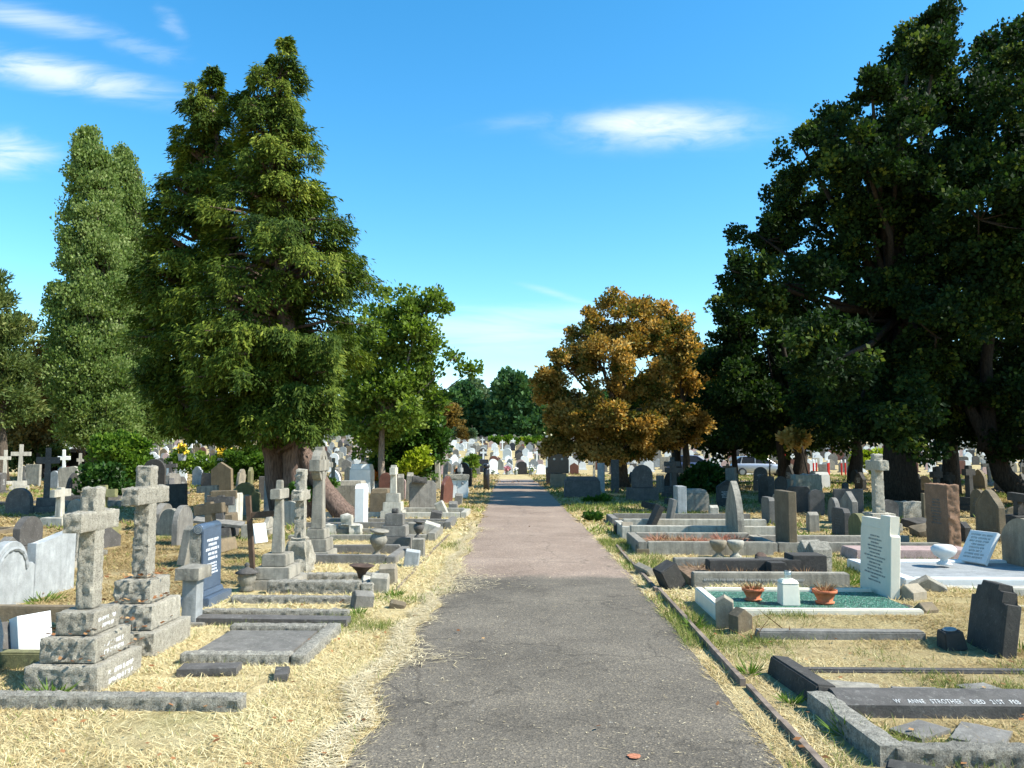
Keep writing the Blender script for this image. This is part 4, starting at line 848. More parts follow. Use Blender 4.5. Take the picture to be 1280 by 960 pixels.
# white slab grave
wp = plot('white marble slab grave between the stepped white headstone and the light brown headstone', 4.3, 6.55, 9.4, 11.1, .13, .16, M['white'], 1, fill=('ledger', M['marble'], .10))
UW = [(.09, 0), (.10, .015), (.05, .05), (.045, .075), (.13, .13), (.16, .18), (.16, .21), (.12, .25), (.11, .255), (.05, .25)]
P = G(1188, 708, .13); urn('shallow white octagonal urn on the white marble slab grave', (P.x, P.y + .15, .13), 1.0, M['white'], UW, n=8)
P = G(1216, 708, .13); headstone('tilted white tablet with dark lettering at the head of the white slab grave', P.x + .22, P.y + .42, .47, .44, .06, 'flat', M['white'], 1, yaw=math.pi + .3, tilt=(0, -.55), insc=(8, M['letter_d'], .06, .44, .85), z=.13, name='tablet', cat='tablet')
b = bmesh.new(); box(b, -.9, .9, -.3, .3, 0, .16, .03, .012); solo('ledger_stone', 'low pink granite ledger in front of the large red-brown headstone', 'ledger stone', b, M['pink'], (5.6, 12.1, 0)); EX.append((4.7, 6.5, 11.8, 12.4))
plot('grey kerb set in front of the large red-brown headstone', 3.7, 6.4, 12.7, 13.9, .16, .16, M['lime'], 1, fill=('soil_bed', M['soil'], .05))
p = G(1143, 722); plot('pale stepped kerb along the near side of the white slab grave', 4.2, 6.7, 9.0, 9.3, .09, .2, M['limelight'], 1, foot=False, far_kerb=False)
plot('short kerb beside the grass at the white slab grave', 4.1, 6.0, 8.0, 8.3, .07, .16, M['limelight'], 1, foot=False, far_kerb=False)
# ================================================================== MIDDLE DISTANCE
OCC = []
def free(x, y, r):
    return all((x - a) ** 2 + (y - b) ** 2 > (r + c) ** 2 for a, b, c in OCC)
def occ(x, y, r=.7): OCC.append((x, y, r))
def mid(pxl, pxr, top, base, shape, mat, label, cat='headstone', face=None, tilt=(0, 0), group=None, t=.13, **k):
    """middle-distance stone from its pixel extents; turned to the path, or to the viewer when too broad for that"""
    P = G((pxl + pxr) / 2, base); X, Y = P.x, P.y; px = pxr - pxl; side = -1 if X < 0 else 1
    w = None
    if face != 'y':
        for i in range(40):
            w = .3 + i * .03
            if F * (t / Y + abs(X) * (1 / Y - 1 / (Y + w))) >= px: break
        else: face = 'y'
    h = at(X, top, Y).z - TH(X, Y); occ(X, Y)
    if face == 'y': return headstone(label, X, Y, h, min(1.4, px * Y / F), t, shape, mat, side, yaw=-math.pi / 2 + random.uniform(-.2, .2), tilt=tilt, group=group, bev=.01, **k)
    return headstone(label, X, Y, h, w, t, shape, mat, side, yaw=(0 if side < 0 else math.pi) + random.uniform(-.1, .1), tilt=tilt, group=group, bev=.01, **k)
def midcross(px, top, base, arm_px, mat, label, steps=1, tilt=(0, 0), yaw=-1.2, **k):
    P = G(px, base); X, Y = P.x, P.y; h = at(px, top, Y).z - TH(X, Y); occ(X, Y); arm = arm_px * Y / F
    st = [(.62 - .16 * i, .62 - .16 * i, .2) for i in range(steps)]
    return cross(label, X, Y, h, arm, .15, mat, st, yaw=yaw, tilt=tilt, **k)
for a in OCC: pass
# left, in sun and in the conifer's shade
midcross(24, 555, 613, 22, M['limelight'], 'tallest white stone cross in the sun at far left', 2)
midcross(5, 562, 606, 12, M['limelight'], 'white stone cross cut by the left edge of the photo', 1)
midcross(80, 561, 604, 14, M['white'], 'white cross leaning to the right behind the dark cross', 1, tilt=(.0, .22))
midcross(99, 566, 603, 8, M['lime'], 'small grey cross just right of the leaning white cross', 1)
midcross(57, 559, 641, 26, M['slate'], 'dark cross with thick arms on a broad block, in the shade at left', 2, yaw=-1.0)
mid(7, 40, 609, 643, 'round', M['slate'], 'dark round topped headstone in shade, left of the dark cross', face='y')
mid(31, 51, 580, 608, 'flat', M['lime'], 'grey square headstone in the sun, just left behind the dark cross', face='y', panel=True)
mid(75, 99, 583, 613, 'cut', M['lime'], 'pale grey headstone leaning right, behind the dark cross', face='y', tilt=(.12, 0))
mid(62, 74, 588, 611, 'round', M['marble'], 'small pale round headstone between the dark cross and the leaning one', face='y')
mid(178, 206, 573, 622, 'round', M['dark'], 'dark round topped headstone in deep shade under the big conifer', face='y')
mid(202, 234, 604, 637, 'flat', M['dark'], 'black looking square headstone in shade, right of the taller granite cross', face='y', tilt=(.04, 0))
mid(206, 215, 583, 606, 'round', M['white'], 'small white round headstone in the sun below the conifer, left one', face='y')
mid(224, 233, 585, 603, 'flat', M['white'], 'small white square headstone in the sun below the conifer, middle one', face='y')
mid(240, 253, 582, 607, 'shoulder', M['marble'], 'pale shouldered headstone in the sun below the conifer, right one', face='y')
mid(250, 266, 591, 615, 'flat', M['slate'], 'grey headstone tilted to the left beside the tall brown gabled one', face='y', tilt=(-.1, 0))
mid(264, 292, 577, 628, 'gable', M['brown'], 'tall brown gabled headstone crossed by a streak of light', face='y', tilt=(.05, 0))
mid(258, 290, 618, 653, 'flat', M['brown'], 'wide low brown headstone in front of the gabled brown one', face='y')
mid(284, 303, 615, 657, 'cut', M['limelight'], 'slim pale headstone seen edge on, right of the low brown one', t=.2)
mid(287, 324, 601, 640, 'shoulder', M['mossy'], 'green mossy headstone with round shoulders', face='y')
mid(330, 350, 598, 641, 'cut', M['marble'], 'pale headstone between the mossy one and the thin rough cross', face='y')
mid(303, 312, 617, 644, 'round', M['lime'], 'short rounded post like headstone before the mossy one', face='y')
midcross(405, 569, 622, 20, M['limelight'], 'pale cross half hidden behind the large wheel cross', 1, yaw=-1.4)
midcross(416, 572, 614, 7, M['lime'], 'small thin cross right behind the pale one near the conifer', 1)
midcross(266, 572, 603, 8, M['limelight'], 'slender white cross before the bright bushes under the conifer', 1)
midcross(198, 580, 610, 9, M['tan'], 'pinkish cross among bushes under the conifer', 1)
# tombs
def tomb(pxl, pxr, top, base, mat, label, depth=.8, lid=True, yaw=0, lidmat=None):
    P = G((pxl + pxr) / 2, base); w = (pxr - pxl) * P.y / F; h = at(pxl, top, P.y).z; occ(P.x, P.y + depth / 2, 1)
    rt = empty('chest_tomb', (P.x, P.y + depth / 2, -.01), (0, 0, yaw)); tag(rt, label, 'chest tomb')
    b = bmesh.new(); box(b, -w / 2, w / 2, -depth / 2, depth / 2, 0, h * .82, .04, .012); mk('chest', b, mat, rt)
    b = bmesh.new(); box(b, -w * .46, w * .46, -depth * .46, depth * .46, h * .823, h, .12, .012); mk('lid', b, lidmat or mat, rt); return rt
tomb(416, 453, 601, 636, M['lime'], 'broad pale chest tomb beside the fallen conifer limb')
tomb(436, 463, 580, 617, M['white'], 'white box tomb with sloping lid behind the broad pale one')
tomb(461, 485, 611, 646, M['brown'], 'low brown box tomb behind the narrow bright headstone')
mid(474, 490, 590, 622, 'round', M['rusty'], 'red-brown polished headstone, left of two behind the pale stepped cross', face='y')
mid(490, 501, 592, 622, 'seg', M['rusty'], 'red-brown polished headstone, right of two behind the pale stepped cross', face='y')
mid(498, 507, 597, 624, 'round', M['pink'], 'pink round topped headstone next to the two red-brown ones', face='y')
for px, tp, bs, lb in ((501, 592, 626, 'thin pale stone post left behind the big tilted grey headstone'), (511, 590, 626, 'thin pale stone post right behind the big tilted grey headstone'), (548, 575, 612, 'slim pale pillar left of the white joined pair'), (556, 570, 608, 'slim grey pillar above the white joined pair')):
    P = G(px, bs); h = at(px, tp, P.y).z; solo('stone_post', lb, 'stone post', gpost(.2, .2, h - .12, .12), M['lime' if px % 2 else 'limelight'], (P.x, P.y, -.01), (0, random.uniform(-.05, .05), 0)); occ(P.x, P.y)
mid(569, 590, 577, 607, 'shoulder', M['black'], 'black polished headstone with orange flowers, left of the crossroad', face='y')
mid(540, 551, 577, 606, 'round', M['grey'], 'grey round headstone in front of the dense green shrub', face='y')
# small post at the crossroad corner, black tomb, ledger in the shade
P = G(608, 613); rt = empty('bollard', (P.x, P.y, TH(P.x, P.y))); tag(rt, 'dark round headed post at the left corner of the crossroad', 'bollard')
smooth(mk('post', lathe([(.13, 0), (.13, .85), (.10, .9)], 12), M['black'], rt)); smooth(mk('head', lathe([(.10, .903), (.14, .95), (.13, 1.05), (.06, 1.1)], 12), M['black'], rt)); occ(P.x, P.y)  # black here puts the shade over this post into its colour
P = G(698, 610); rt = empty('headstone', (P.x, P.y, TH(P.x, P.y)), (0, 0, -math.pi / 2)); tag(rt, 'black polished shrine like headstone on a stone block at the right corner of the crossroad', 'headstone'); occ(P.x, P.y, 1)
b = bmesh.new(); rbox(b, -.25, .25, -.35, .35, 0, .62, .1, .04, 5, 3); mk('plinth', b, M['tan'], rt); mk('slab', prism(profile('seg', .92, .86), .16), M['black'], rt, (0, 0, .63))
for k in (-.18, .16): mk('photo_plaque', lathe([(.05, 0), (.05, .01)], 14), M['white'], rt, (.085, k, 1.26), (0, math.pi / 2, 0))
P = G(688, 606); solo('litter_bin', 'black box shaped bin beside the black shrine like headstone', 'litter bin', (lambda b: [box(b, -.2, .2, -.2, .2, 0, .8, -.1, .02), box(b, -.24, .24, -.24, .24, .803, .88, .2, .02)] and b)(bmesh.new()), M['black'], (P.x, P.y, TH(P.x, P.y))); occ(P.x, P.y)
tomb(706, 751, 596, 622, M['slate'], 'long coped tomb in the shade right of the crossroad', 1.0)
mid(747, 756, 578, 616, 'flat', M['marble'], 'tall narrow headstone at the end of the long coped tomb', face='y')
mid(764, 774, 574, 616, 'flat', M['slate'], 'tall narrow headstone beside the brown tree trunk', face='y')
mid(790, 816, 580, 626, 'round', M['slate'], 'large dark round topped headstone on a plinth under the brown tree', face='y', plinth=(.95, .5, .42))
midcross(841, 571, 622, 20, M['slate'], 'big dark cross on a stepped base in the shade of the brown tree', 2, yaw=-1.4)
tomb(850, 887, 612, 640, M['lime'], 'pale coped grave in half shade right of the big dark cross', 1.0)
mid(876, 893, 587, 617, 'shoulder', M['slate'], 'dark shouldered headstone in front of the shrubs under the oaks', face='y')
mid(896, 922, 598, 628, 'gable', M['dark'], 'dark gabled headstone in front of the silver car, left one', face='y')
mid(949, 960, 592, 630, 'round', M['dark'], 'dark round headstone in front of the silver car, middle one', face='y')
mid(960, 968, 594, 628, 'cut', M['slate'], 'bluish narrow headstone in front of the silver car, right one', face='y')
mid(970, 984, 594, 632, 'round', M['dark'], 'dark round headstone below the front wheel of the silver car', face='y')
tomb(1019, 1038, 590, 611, M['white'], 'white box tomb in a patch of sun under the oaks', .8)
b = bmesh.new(); rbox(b, -.5, .5, -.3, .3, 0, .7, .1, .08, 4, 3); P = G(1008, 616); solo('rock_marker', 'rough pale rock marker left of the sunlit white box tomb', 'rock marker', b, M['limelight'], (P.x, P.y, 0)); occ(P.x, P.y)
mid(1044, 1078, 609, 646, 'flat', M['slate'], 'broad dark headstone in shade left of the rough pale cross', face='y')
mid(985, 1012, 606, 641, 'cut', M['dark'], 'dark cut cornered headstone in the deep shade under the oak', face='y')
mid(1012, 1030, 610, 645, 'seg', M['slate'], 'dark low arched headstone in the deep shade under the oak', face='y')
midcross(1172, 583, 634, 16, M['dark'], 'dark cross behind the large red-brown headstone, left of two', 1)
midcross(1188, 590, 630, 14, M['dark'], 'dark cross behind the large red-brown headstone, right of two', 1)
midcross(1213, 581, 640, 16, M['dark'], 'dark cross on a wide base between the red-brown and the gothic headstone', 2)
b = bmesh.new(); rbox(b, -.27, .27, -.25, .25, 0, .42, .05, .03, 9, 5); P = G(1138, 648); solo('stone_block', 'rock faced granite block lying under the oak trunk', 'stone block', b, M['granite_dark'], (P.x, P.y, -.02)); occ(P.x, P.y)
mid(1196, 1214, 648, 678, 'gable', M['dark'], 'small dark gabled headstone with sunlit edge, right of the red-brown one')
mid(1154, 1164, 614, 652, 'flat', M['brown'], 'dark headstone peeping out left of the large red-brown one', face='y')
mid(1258, 1284, 630, 655, 'seg', M['brown'], 'brown headstone in shade by the right edge, behind the gothic one', face='y')
mid(1100, 1122, 622, 650, 'seg', M['slate'], 'dark headstone at the foot of the oak trunk', face='y')
for i, (px, py, a, lb) in enumerate(((1160, 671, .5, 'fallen brown slab lying on dry grass left of the red-brown headstone'), (1148, 662, .6, 'dark broken slab lying under the oak behind the stepped white headstone'), (818, 640, .7, 'tumbled dark slabs of a broken grave on the right verge'), (806, 622, .4, 'small pale broken stone lying on the tumbled dark slabs'))):
    P = G(px, py); b = bmesh.new(); rbox(b, -a / 2, a / 2, -.2, .2, 0, .16, .06, .03, 6, i); solo('fallen_slab', lb, 'fallen slab', b, M[('brown', 'dark', 'dark', 'limelight')[i]], (P.x, P.y, .3 if i == 3 else .04), (.2, -.2 + .2 * i, .4 * i), ex=.3)
# stones placed by rows: second and third rows either side, then the shaded ground under the trees
rnd = random.Random(21)
for x0, x1, y0, y1 in EX[:]: occ((x0 + x1) / 2, (y0 + y1) / 2, .5 * max(x1 - x0, y1 - y0))
SHN = {'round': 'round topped', 'flat': 'square', 'seg': 'low arched', 'gothic': 'gothic pointed', 'gable': 'gabled', 'shoulder': 'shouldered', 'ogee': 'curved point', 'cut': 'cut cornered', 'step': 'stepped', 'scallop': 'scalloped', 'heart': 'heart shaped'}
MTN = {'granite_dark': 'rough grey', 'lime': 'grey-buff', 'limelight': 'pale', 'grey': 'grey', 'slate': 'dark grey', 'dark': 'near black', 'marble': 'blue-grey', 'white': 'white', 'mossy': 'mossy', 'brown': 'brown', 'tan': 'tan', 'rusty': 'red-brown', 'black': 'polished black', 'pink': 'pink', 'red': 'reddish'}
GRP = {}
def labelled(o, lb, grp=None):
    """label and group; stones that would share a label are told apart at the end by their order from the left"""
    o['label'] = lb; GRP.setdefault(lb, []).append(o)
    if grp: o['group'] = grp
def scatter(n, xr, yr, mats, shapes, where, crosses=.2, hr=(.6, 1.0), gap=.75):
    k = 0; tries = 0
    while k < n and tries < 4000:
        tries += 1; x, y = rnd.uniform(*xr), rnd.uniform(*yr)
        if not free(x, y, gap): continue
        if x > edgeL(y) - .9 and x < edgeR(y) + .9: continue
        occ(x, y, .55); k += 1; m = rnd.choice(mats); side = -1 if x < 0 else 1; h = rnd.uniform(*hr); lean = rnd.gauss(0, .065)
        nb = ('tall ' if h > .85 else '') + ('leaning ' if abs(lean) > .07 else '')
        if rnd.random() < crosses:
            o = cross('', x, y, h + .35, .45 + .2 * h * .5, .14, M[m], [(.55, .55, .2)] if rnd.random() < .6 else [(.6, .6, .18), (.44, .44, .18)], side=side, yaw=rnd.choice((0, -1.57)) + rnd.uniform(-.15, .15), tilt=(lean, rnd.gauss(0, .04)), taper=.15, cat='stone cross')
            labelled(o, f'{nb}{MTN[m]} stone cross {where}', f'old graves {where}')
        else:
            s = rnd.choice(shapes); o = headstone('', x, y, h, rnd.uniform(.52, .78), rnd.uniform(.09, .16), s, M[m], side, yaw=(0 if side < 0 else math.pi) + rnd.gauss(0, .15) + (1.4 if rnd.random() < .3 else 0), tilt=(lean, rnd.gauss(0, .05)), plinth=(.85, .28, .1) if rnd.random() < .5 else None, insc=(rnd.randint(4, 7), M['letter_m' if m not in ('slate', 'dark', 'black') else 'letter_g'], h * .42, h * .72, .55) if rnd.random() < .6 else None, panel=rnd.random() < .3 and s != 'scallop')
            labelled(o, f'{nb}{MTN[m]} {SHN[s]} headstone {where}', f'old graves {where}')
old = ['lime', 'lime', 'limelight', 'grey', 'grey', 'slate', 'mossy', 'brown', 'marble', 'tan']; shp = ['round', 'flat', 'seg', 'gothic', 'gable', 'shoulder', 'ogee', 'cut', 'scallop']
scatter(9, (-13, -6.4), (12.5, 19), old, shp, 'in the rows left of the conifer', .15, (.45, .7), .95)
scatter(16, (-8.2, -3.7), (9.2, 19.5), ['lime', 'grey', 'limelight', 'slate', 'lime', 'brown', 'granite_dark'], ['round', 'flat', 'cut', 'shoulder', 'seg', 'gable'], 'between the granite crosses and conifer', .3, (.3, .6), .42)
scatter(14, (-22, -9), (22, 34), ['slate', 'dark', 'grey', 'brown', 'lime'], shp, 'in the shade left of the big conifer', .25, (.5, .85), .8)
scatter(22, (-36, -12), (34, 52), old + ['white', 'limelight'], shp, 'in the sun at far left', .35, (.55, 1.0), .9)
scatter(20, (-14, -2.5), (24, 44), old + ['white', 'rusty'], shp, 'between the conifer and the crossroad', .25, (.6, .95), .75)
scatter(12, (5.2, 14), (13.5, 20), ['grey', 'slate', 'lime', 'brown', 'dark'], shp, 'in the rows before the oak trunks', .1, (.4, .7), .95)
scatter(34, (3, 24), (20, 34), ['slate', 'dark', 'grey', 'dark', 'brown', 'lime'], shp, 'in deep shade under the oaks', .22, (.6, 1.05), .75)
scatter(26, (3, 32), (34, 45), ['slate', 'grey', 'lime', 'limelight', 'white', 'dark'], shp, 'beyond the oak shade', .2, (.6, 1.0), .8)
# low kerb sets in those rows
def kerbs(n, xr, yr, side, where, gap=1.1):
    k = tries = 0
    while k < n and tries < 500:
        tries += 1; x, y = rnd.uniform(*xr), rnd.uniform(*yr)
        if not free(x, y, gap): continue
        occ(x, y, .9); k += 1; m = rnd.choice(['lime', 'grey', 'slate', 'limelight', 'brown']); fl = rnd.random()
        o = plot('', x - .9, x + .9, y - .45, y + .45, rnd.uniform(.1, .22), .13, M[m], side, jit=.03, fill=('soil_bed', M['soil'], .05) if fl < .35 else ('ledger', M[m], .09) if fl < .5 else None)
        labelled(o, f'low {MTN[m]} kerb set ' + ('of soil ' if fl < .35 else 'covered by a slab ' if fl < .5 else 'of grass ') + where, 'low kerb sets ' + where)
kerbs(9, (-12, -6.3), (9.5, 19), -1, 'behind the granite crosses')
kerbs(9, (-6.2, -3.9), (9.8, 19), -1, 'between the granite crosses and the conifer', .72)
kerbs(6, (3.9, 7.4), (13.8, 19.5), 1, 'behind the red-brown headstone', .72)
kerbs(7, (-22, -10), (20, 33), -1, 'shaded left of the conifer')
kerbs(8, (5, 13), (13, 20), 1, 'before the oak trunks')
kerbs(5, (7.6, 9.5), (8, 13), 1, 'at far right beyond the white slab')

# ================================================================== THE RISE BEYOND THE CROSSROAD
pal = ['white', 'white', 'white', 'marble', 'marble', 'limelight', 'limelight', 'lime', 'grey', 'grey', 'rusty', 'black', 'slate', 'slate', 'brown', 'pink']
shf = ['round', 'seg', 'shoulder', 'flat', 'ogee', 'seg', 'gable', 'heart']
CACHE = {}
def farmesh(s, m):
    if (s, m) not in CACHE:
        b = prism([(y, z + .1) for y, z in profile(s, .66, .80)], .16, .012); bmesh.ops.rotate(b, verts=b.verts[:], matrix=Matrix.Rotation(-math.pi / 2, 3, 'Z')); box(b, -.42, .42, -.2, .14, 0, .1, 0, .01)
        me = bpy.data.meshes.new('far_headstone'); bmesh.ops.recalc_face_normals(b, faces=b.faces[:]); b.to_mesh(me); b.free(); me.materials.append(M[m]); CACHE[(s, m)] = me
    return CACHE[(s, m)]
ROWN = ['first', 'second', 'third', 'fourth', 'fifth', 'sixth', 'seventh', 'eighth', 'ninth', 'tenth', 'eleventh', 'twelfth', 'thirteenth', 'fourteenth', 'fifteenth']
rows = []; y = 61.0
while y < 148: rows.append(y); y += 3.2 + (y - 60) * .035
cand = []; NEARC = sum(1 for o in COL.objects if o.get('category') == 'headstone')
for ri, y in enumerate(rows):
    x = -.62 * y
    while x < .66 * y:
        x += rnd.uniform(1.15, 1.6) if rnd.random() < .85 else rnd.uniform(2.2, 4)
        px = 666 + F * x / y
        if px < -10 or px > 1300: continue
        pri = 0 if 535 < px < 705 else 1 if 700 < px < 1290 and y < 85 else 2 if 250 < px < 540 and y < 75 else 3
        cand.append((pri, y, x + rnd.uniform(-.1, .1), y + rnd.uniform(-.35, .35), ri))
cand.sort(key=lambda c: (c[0], c[1]))
MAXI = 296 - NEARC; stuff = []
for n, (pri, _, x, y, ri) in enumerate(cand):
    m = rnd.choice(pal); s = rnd.choice(shf); sc = rnd.uniform(.8, 1.25)
    if n < MAXI:
        if rnd.random() < .07:
            o = cross('', x, y, 1.2 * sc, .6, .16, M['white'], [(.6, .6, .2)], yaw=-1.57, cat='stone cross'); nm = 'white stone cross'
        else:
            o = bpy.data.objects.new('headstone', farmesh(s, m)); COL.objects.link(o); o.location = (x, y, TH(x, y) - .02); o.scale = (sc * rnd.uniform(.85, 1.15), sc, sc * rnd.uniform(.85, 1.15)); o.rotation_euler = (rnd.gauss(0, .03), rnd.gauss(0, .03), rnd.gauss(0, .15)); o['category'] = 'headstone'; nm = f'{MTN[m]} {SHN[s]} headstone'
        ps = 666 + F * x / y
        zone = 'straight ahead' if 600 < ps < 705 else 'left of path' if 500 < ps <= 600 else 'under the right crowns' if ps >= 705 else 'past the conifer'
        labelled(o, f'distant {nm}, {ROWN[min(ri, 14)]} row of rise, {zone}', 'rows of graves on the rise beyond the crossroad')
    else: stuff.append((x, y, s, m, sc))
by = {}
for x, y, s, m, sc in stuff: by.setdefault(m, []).append((x, y, s, sc))
allv, allf, mi, slots = [], [], [], []
for m, L_ in by.items():
    slots.append(m)
    for x, y, s, sc in L_:
        me = farmesh(s, m); o0 = len(allv); zt = TH(x, y) - .02
        allv += [(x + v.co.x * sc, y + v.co.y * sc, zt + v.co.z * sc) for v in me.vertices]
        for p in me.polygons: allf.append([o0 + i for i in p.vertices]); mi.append(len(slots) - 1)
me = bpy.data.meshes.new('distant_graves'); me.from_pydata(allv, [], allf)
for m in slots: me.materials.append(M[m])
me.polygons.foreach_set('material_index', mi); me.update()
tag(mk('distant_graves', me), 'crowded far rows of pale and dark headstones on the rise', 'graves', kind='stuff')
# flowers on graves
def bouquet(label, X, Y, s, mat, seed, zz=0):
    rt = empty('bouquet', (X, Y, TH(X, Y) + zz)); labelled(rt, label); rt['category'] = 'flowers'
    mk('pot', lathe([(.08 * s, 0), (.11 * s, .16 * s), (.09 * s, .16 * s)], 10), M['marble'], rt)
    rg = np.random.default_rng(seed); n = 50; d = unit(rg.normal(size=(n, 3)) + [0, 0, .6]); b0 = d * .12 * s + [0, 0, .26 * s]
    mk('blooms', quads_mesh('blooms', b0 - d * .02, unit(rg.normal(size=(n, 3))) * .12 * s, unit(rg.normal(size=(n, 3))) * .05 * s, rg.random(n), mat), None, rt)
    mk('leaves', quads_mesh('leaves', np.zeros((40, 3)) + [0, 0, .15 * s], unit(rg.normal(size=(40, 3)) + [0, 0, .8]) * .22 * s, unit(rg.normal(size=(40, 3))) * .03 * s, rg.random(40), M['weed']), None, rt)
for i, (px, py, Y, mt, s, lb) in enumerate(((577, 590, 40, 'flower_o', 2.0, 'bunch of orange flowers against the black headstone left of the crossroad'), (470, 592, 33, 'flower_o', 2.2, 'spray of orange flowers behind the white box tomb'), (485, 595, 33.5, 'flower_r', 1.5, 'red flowers beside the red-brown polished headstones'), (83, 578, 50, 'flower_r', 2.0, 'red flowers before the black open shrine at far left'), (107, 590, 47, 'flower_r', 1.8, 'deep red flowers by the small grey cross at far left'), (104, 566, 47.5, 'flower_w', 1.8, 'white flowers in front of the black open shrine'), (278, 570, 36, 'flower_y', 2.4, 'tall yellow flowers before the bushes under the conifer'), (228, 565, 37, 'flower_y', 2.0, 'pale yellow flowers among bushes under the conifer'), (664, 596, 59.5, 'flower_w', 1.8, 'heap of white flowers at the front row straight beyond the path'), (645, 590, 60, 'flower_w', 1.3, 'white flowers at the foot of a front row headstone'), (634, 588, 60, 'flower_p', 1.6, 'pink flowers against a pale front row headstone'), (616, 592, 60, 'flower_w', 1.2, 'small white flowers at the left end of the front row'), (608, 577, 66, 'flower_p', 1.3, 'pink flowers in the second row beyond the crossroad'))):
    p = at(px, py, Y); bouquet(lb, p.x, Y, s, M[mt], 40 + i, max(0, p.z - TH(p.x, Y) - .2 * s) if Y < 56 and i in (6, 7) else 0)
# red and white chain posts beyond the oaks
for i, px in enumerate((1017, 1030, 1035, 1046, 1052, 1067)):
    p = at(px, 590, 58); rt = empty('chain_post', (p.x, 58 + (i % 2) * 1.5, TH(p.x, 58))); tag(rt, None, 'post'); labelled(rt, 'slim red white-topped post in the gap beyond the oaks', 'red posts beyond the oaks')
    mk('post', lathe([(.06, 0), (.06, .95)], 8), M['flower_r'], rt); mk('cap', lathe([(.06, .953), (.06, 1.15), (.03, 1.18)], 8), M['flower_w'], rt)
p = at(1043, 560, 62)
p = at(982, 580, 60); rt = empty('sign_post', (p.x, 60, TH(p.x, 60))); tag(rt, 'red notice post in front of the silver car bonnet', 'sign')
mk('post', lathe([(.07, 0), (.07, 1.2)], 8), M['flower_r'], rt); mk('board', BOX(.6, .08, .7), M['flower_r'], rt, (0, 0, 1.203))
# black open shrine at far left
P = at(98, 575, 54); rt = empty('shrine', (P.x, 54, TH(P.x, 54))); tag(rt, 'black open fronted shrine among flowers at the far left', 'shrine')
for nm, a in (('roof', (-2, 2, -1, 1, 1.75, 1.95)), ('back_wall', (-2, 2, .8, 1, 0, 1.745)), ('pillar', (-2, -1.8, -1, .79, 0, 1.745)), ('pillar', (1.8, 2, -1, .79, 0, 1.745))): b = bmesh.new(); box(b, *a, 0, .02); mk(nm, b, M['black'], rt)

# ================================================================== CARS
def car(label, X, Y, yaw, paint):
    rt = empty('parked_car', (X, Y, TH(X, Y)), (0, 0, yaw)); tag(rt, label, 'car')
    L_ = [(-2.08, .42, .62, .62), (-2.02, .30, .86, .78), (-1.6, .24, .92, .86), (-.8, .22, .93, .88), (0, .22, .92, .88), (.8, .22, .90, .88), (1.45, .24, .82, .84), (1.95, .30, .66, .74), (2.1, .40, .52, .6)]
    bm = bmesh.new(); rings = []
    for x, z0, z1, w in L_: rings.append([bm.verts.new(q) for q in ((x, -w * .92, z0), (x, -w, z0 + .18), (x, -w, z1 - .12), (x, -w * .9, z1), (x, w * .9, z1), (x, w, z1 - .12), (x, w, z0 + .18), (x, w * .92, z0))])
    def skin(bm, rings):
        for a, b in zip(rings, rings[1:]):
            n = len(a)
            for i in range(n): bm.faces.new((a[i], a[(i + 1) % n], b[(i + 1) % n], b[i]))
        bm.faces.new(rings[0][::-1]); bm.faces.new(rings[-1])
    skin(bm, rings); smooth(mk('body', bm, paint, rt))
    gls = M['black']; bm = bmesh.new()
    skin(bm, [[bm.verts.new(q) for q in ((x, -w, z0), (x, -w * .86, z1), (x, w * .86, z1), (x, w, z0))] for x, z0, z1, w in ((-1.95, .9, .93, .70), (-1.45, .9, 1.36, .76), (-.4, .9, 1.42, .78), (.25, .9, 1.38, .78), (1.15, .86, .90, .74))]); mk('glasshouse', bm, gls, rt)
    bm = bmesh.new(); skin(bm, [[bm.verts.new(q) for q in ((x, -w, z), (x, -w * .9, z + .05), (x, w * .9, z + .05), (x, w, z))] for x, z, w in ((-1.62, 1.24, .62), (-1.4, 1.375, .67), (-.4, 1.425, .69), (.2, 1.395, .68), (.38, 1.31, .66))]); smooth(mk('roof', bm, paint, rt))
    for s in (-1, 1):
        for x0, x1 in ((-1.3, -1.42), (-.42, -.42), (.28, .98)):
            bm = bmesh.new(); tube(bm, [(x1, s * .76, .9), (x0, s * .69, 1.36)], [.035, .03], 6); mk('window_pillar', bm, paint, rt)
        for x in (-1.32, 1.3):
            w = empty('wheel', (x, s * .80, .31), (math.pi / 2, 0, 0)); w.parent = rt
            smooth(mk('tyre', lathe([(.19, -.09), (.29, -.1), (.31, -.07), (.31, .07), (.29, .1), (.19, .09)], 20), M['black'], w)); mk('rim', lathe([(.185, -.105), (.19, .105)], 14), M['marble'], w)
        h = mk('headlight', BOX(.16, .3, .12, .2, .02), M['white'], rt, (1.9, s * .52, .52)); h = mk('tail_light', BOX(.1, .2, .24, .1, .02), M['flower_r'], rt, (-2.0, s * .66, .58))
        mk('door_mirror', BOX(.12, .16, .12, .2, .02), paint, rt, (.75, s * .93, .86))
    return rt
silver = plain('silver_paint', (.50, .53, .57), .3, .6, .55, var=.03, bump=0); bluep = plain('blue_paint', (.07, .10, .19), .3, .6, .3, var=.03, bump=0)
p = at(950, 598, 58); car('silver hatchback parked under the oaks beyond the shaded graves', p.x, 58, R(-8), silver)
p = at(868, 598, 61); car('dark blue car mostly hidden behind shrubs and a tree trunk, left of the silver hatchback', p.x, 61, R(-8), bluep)
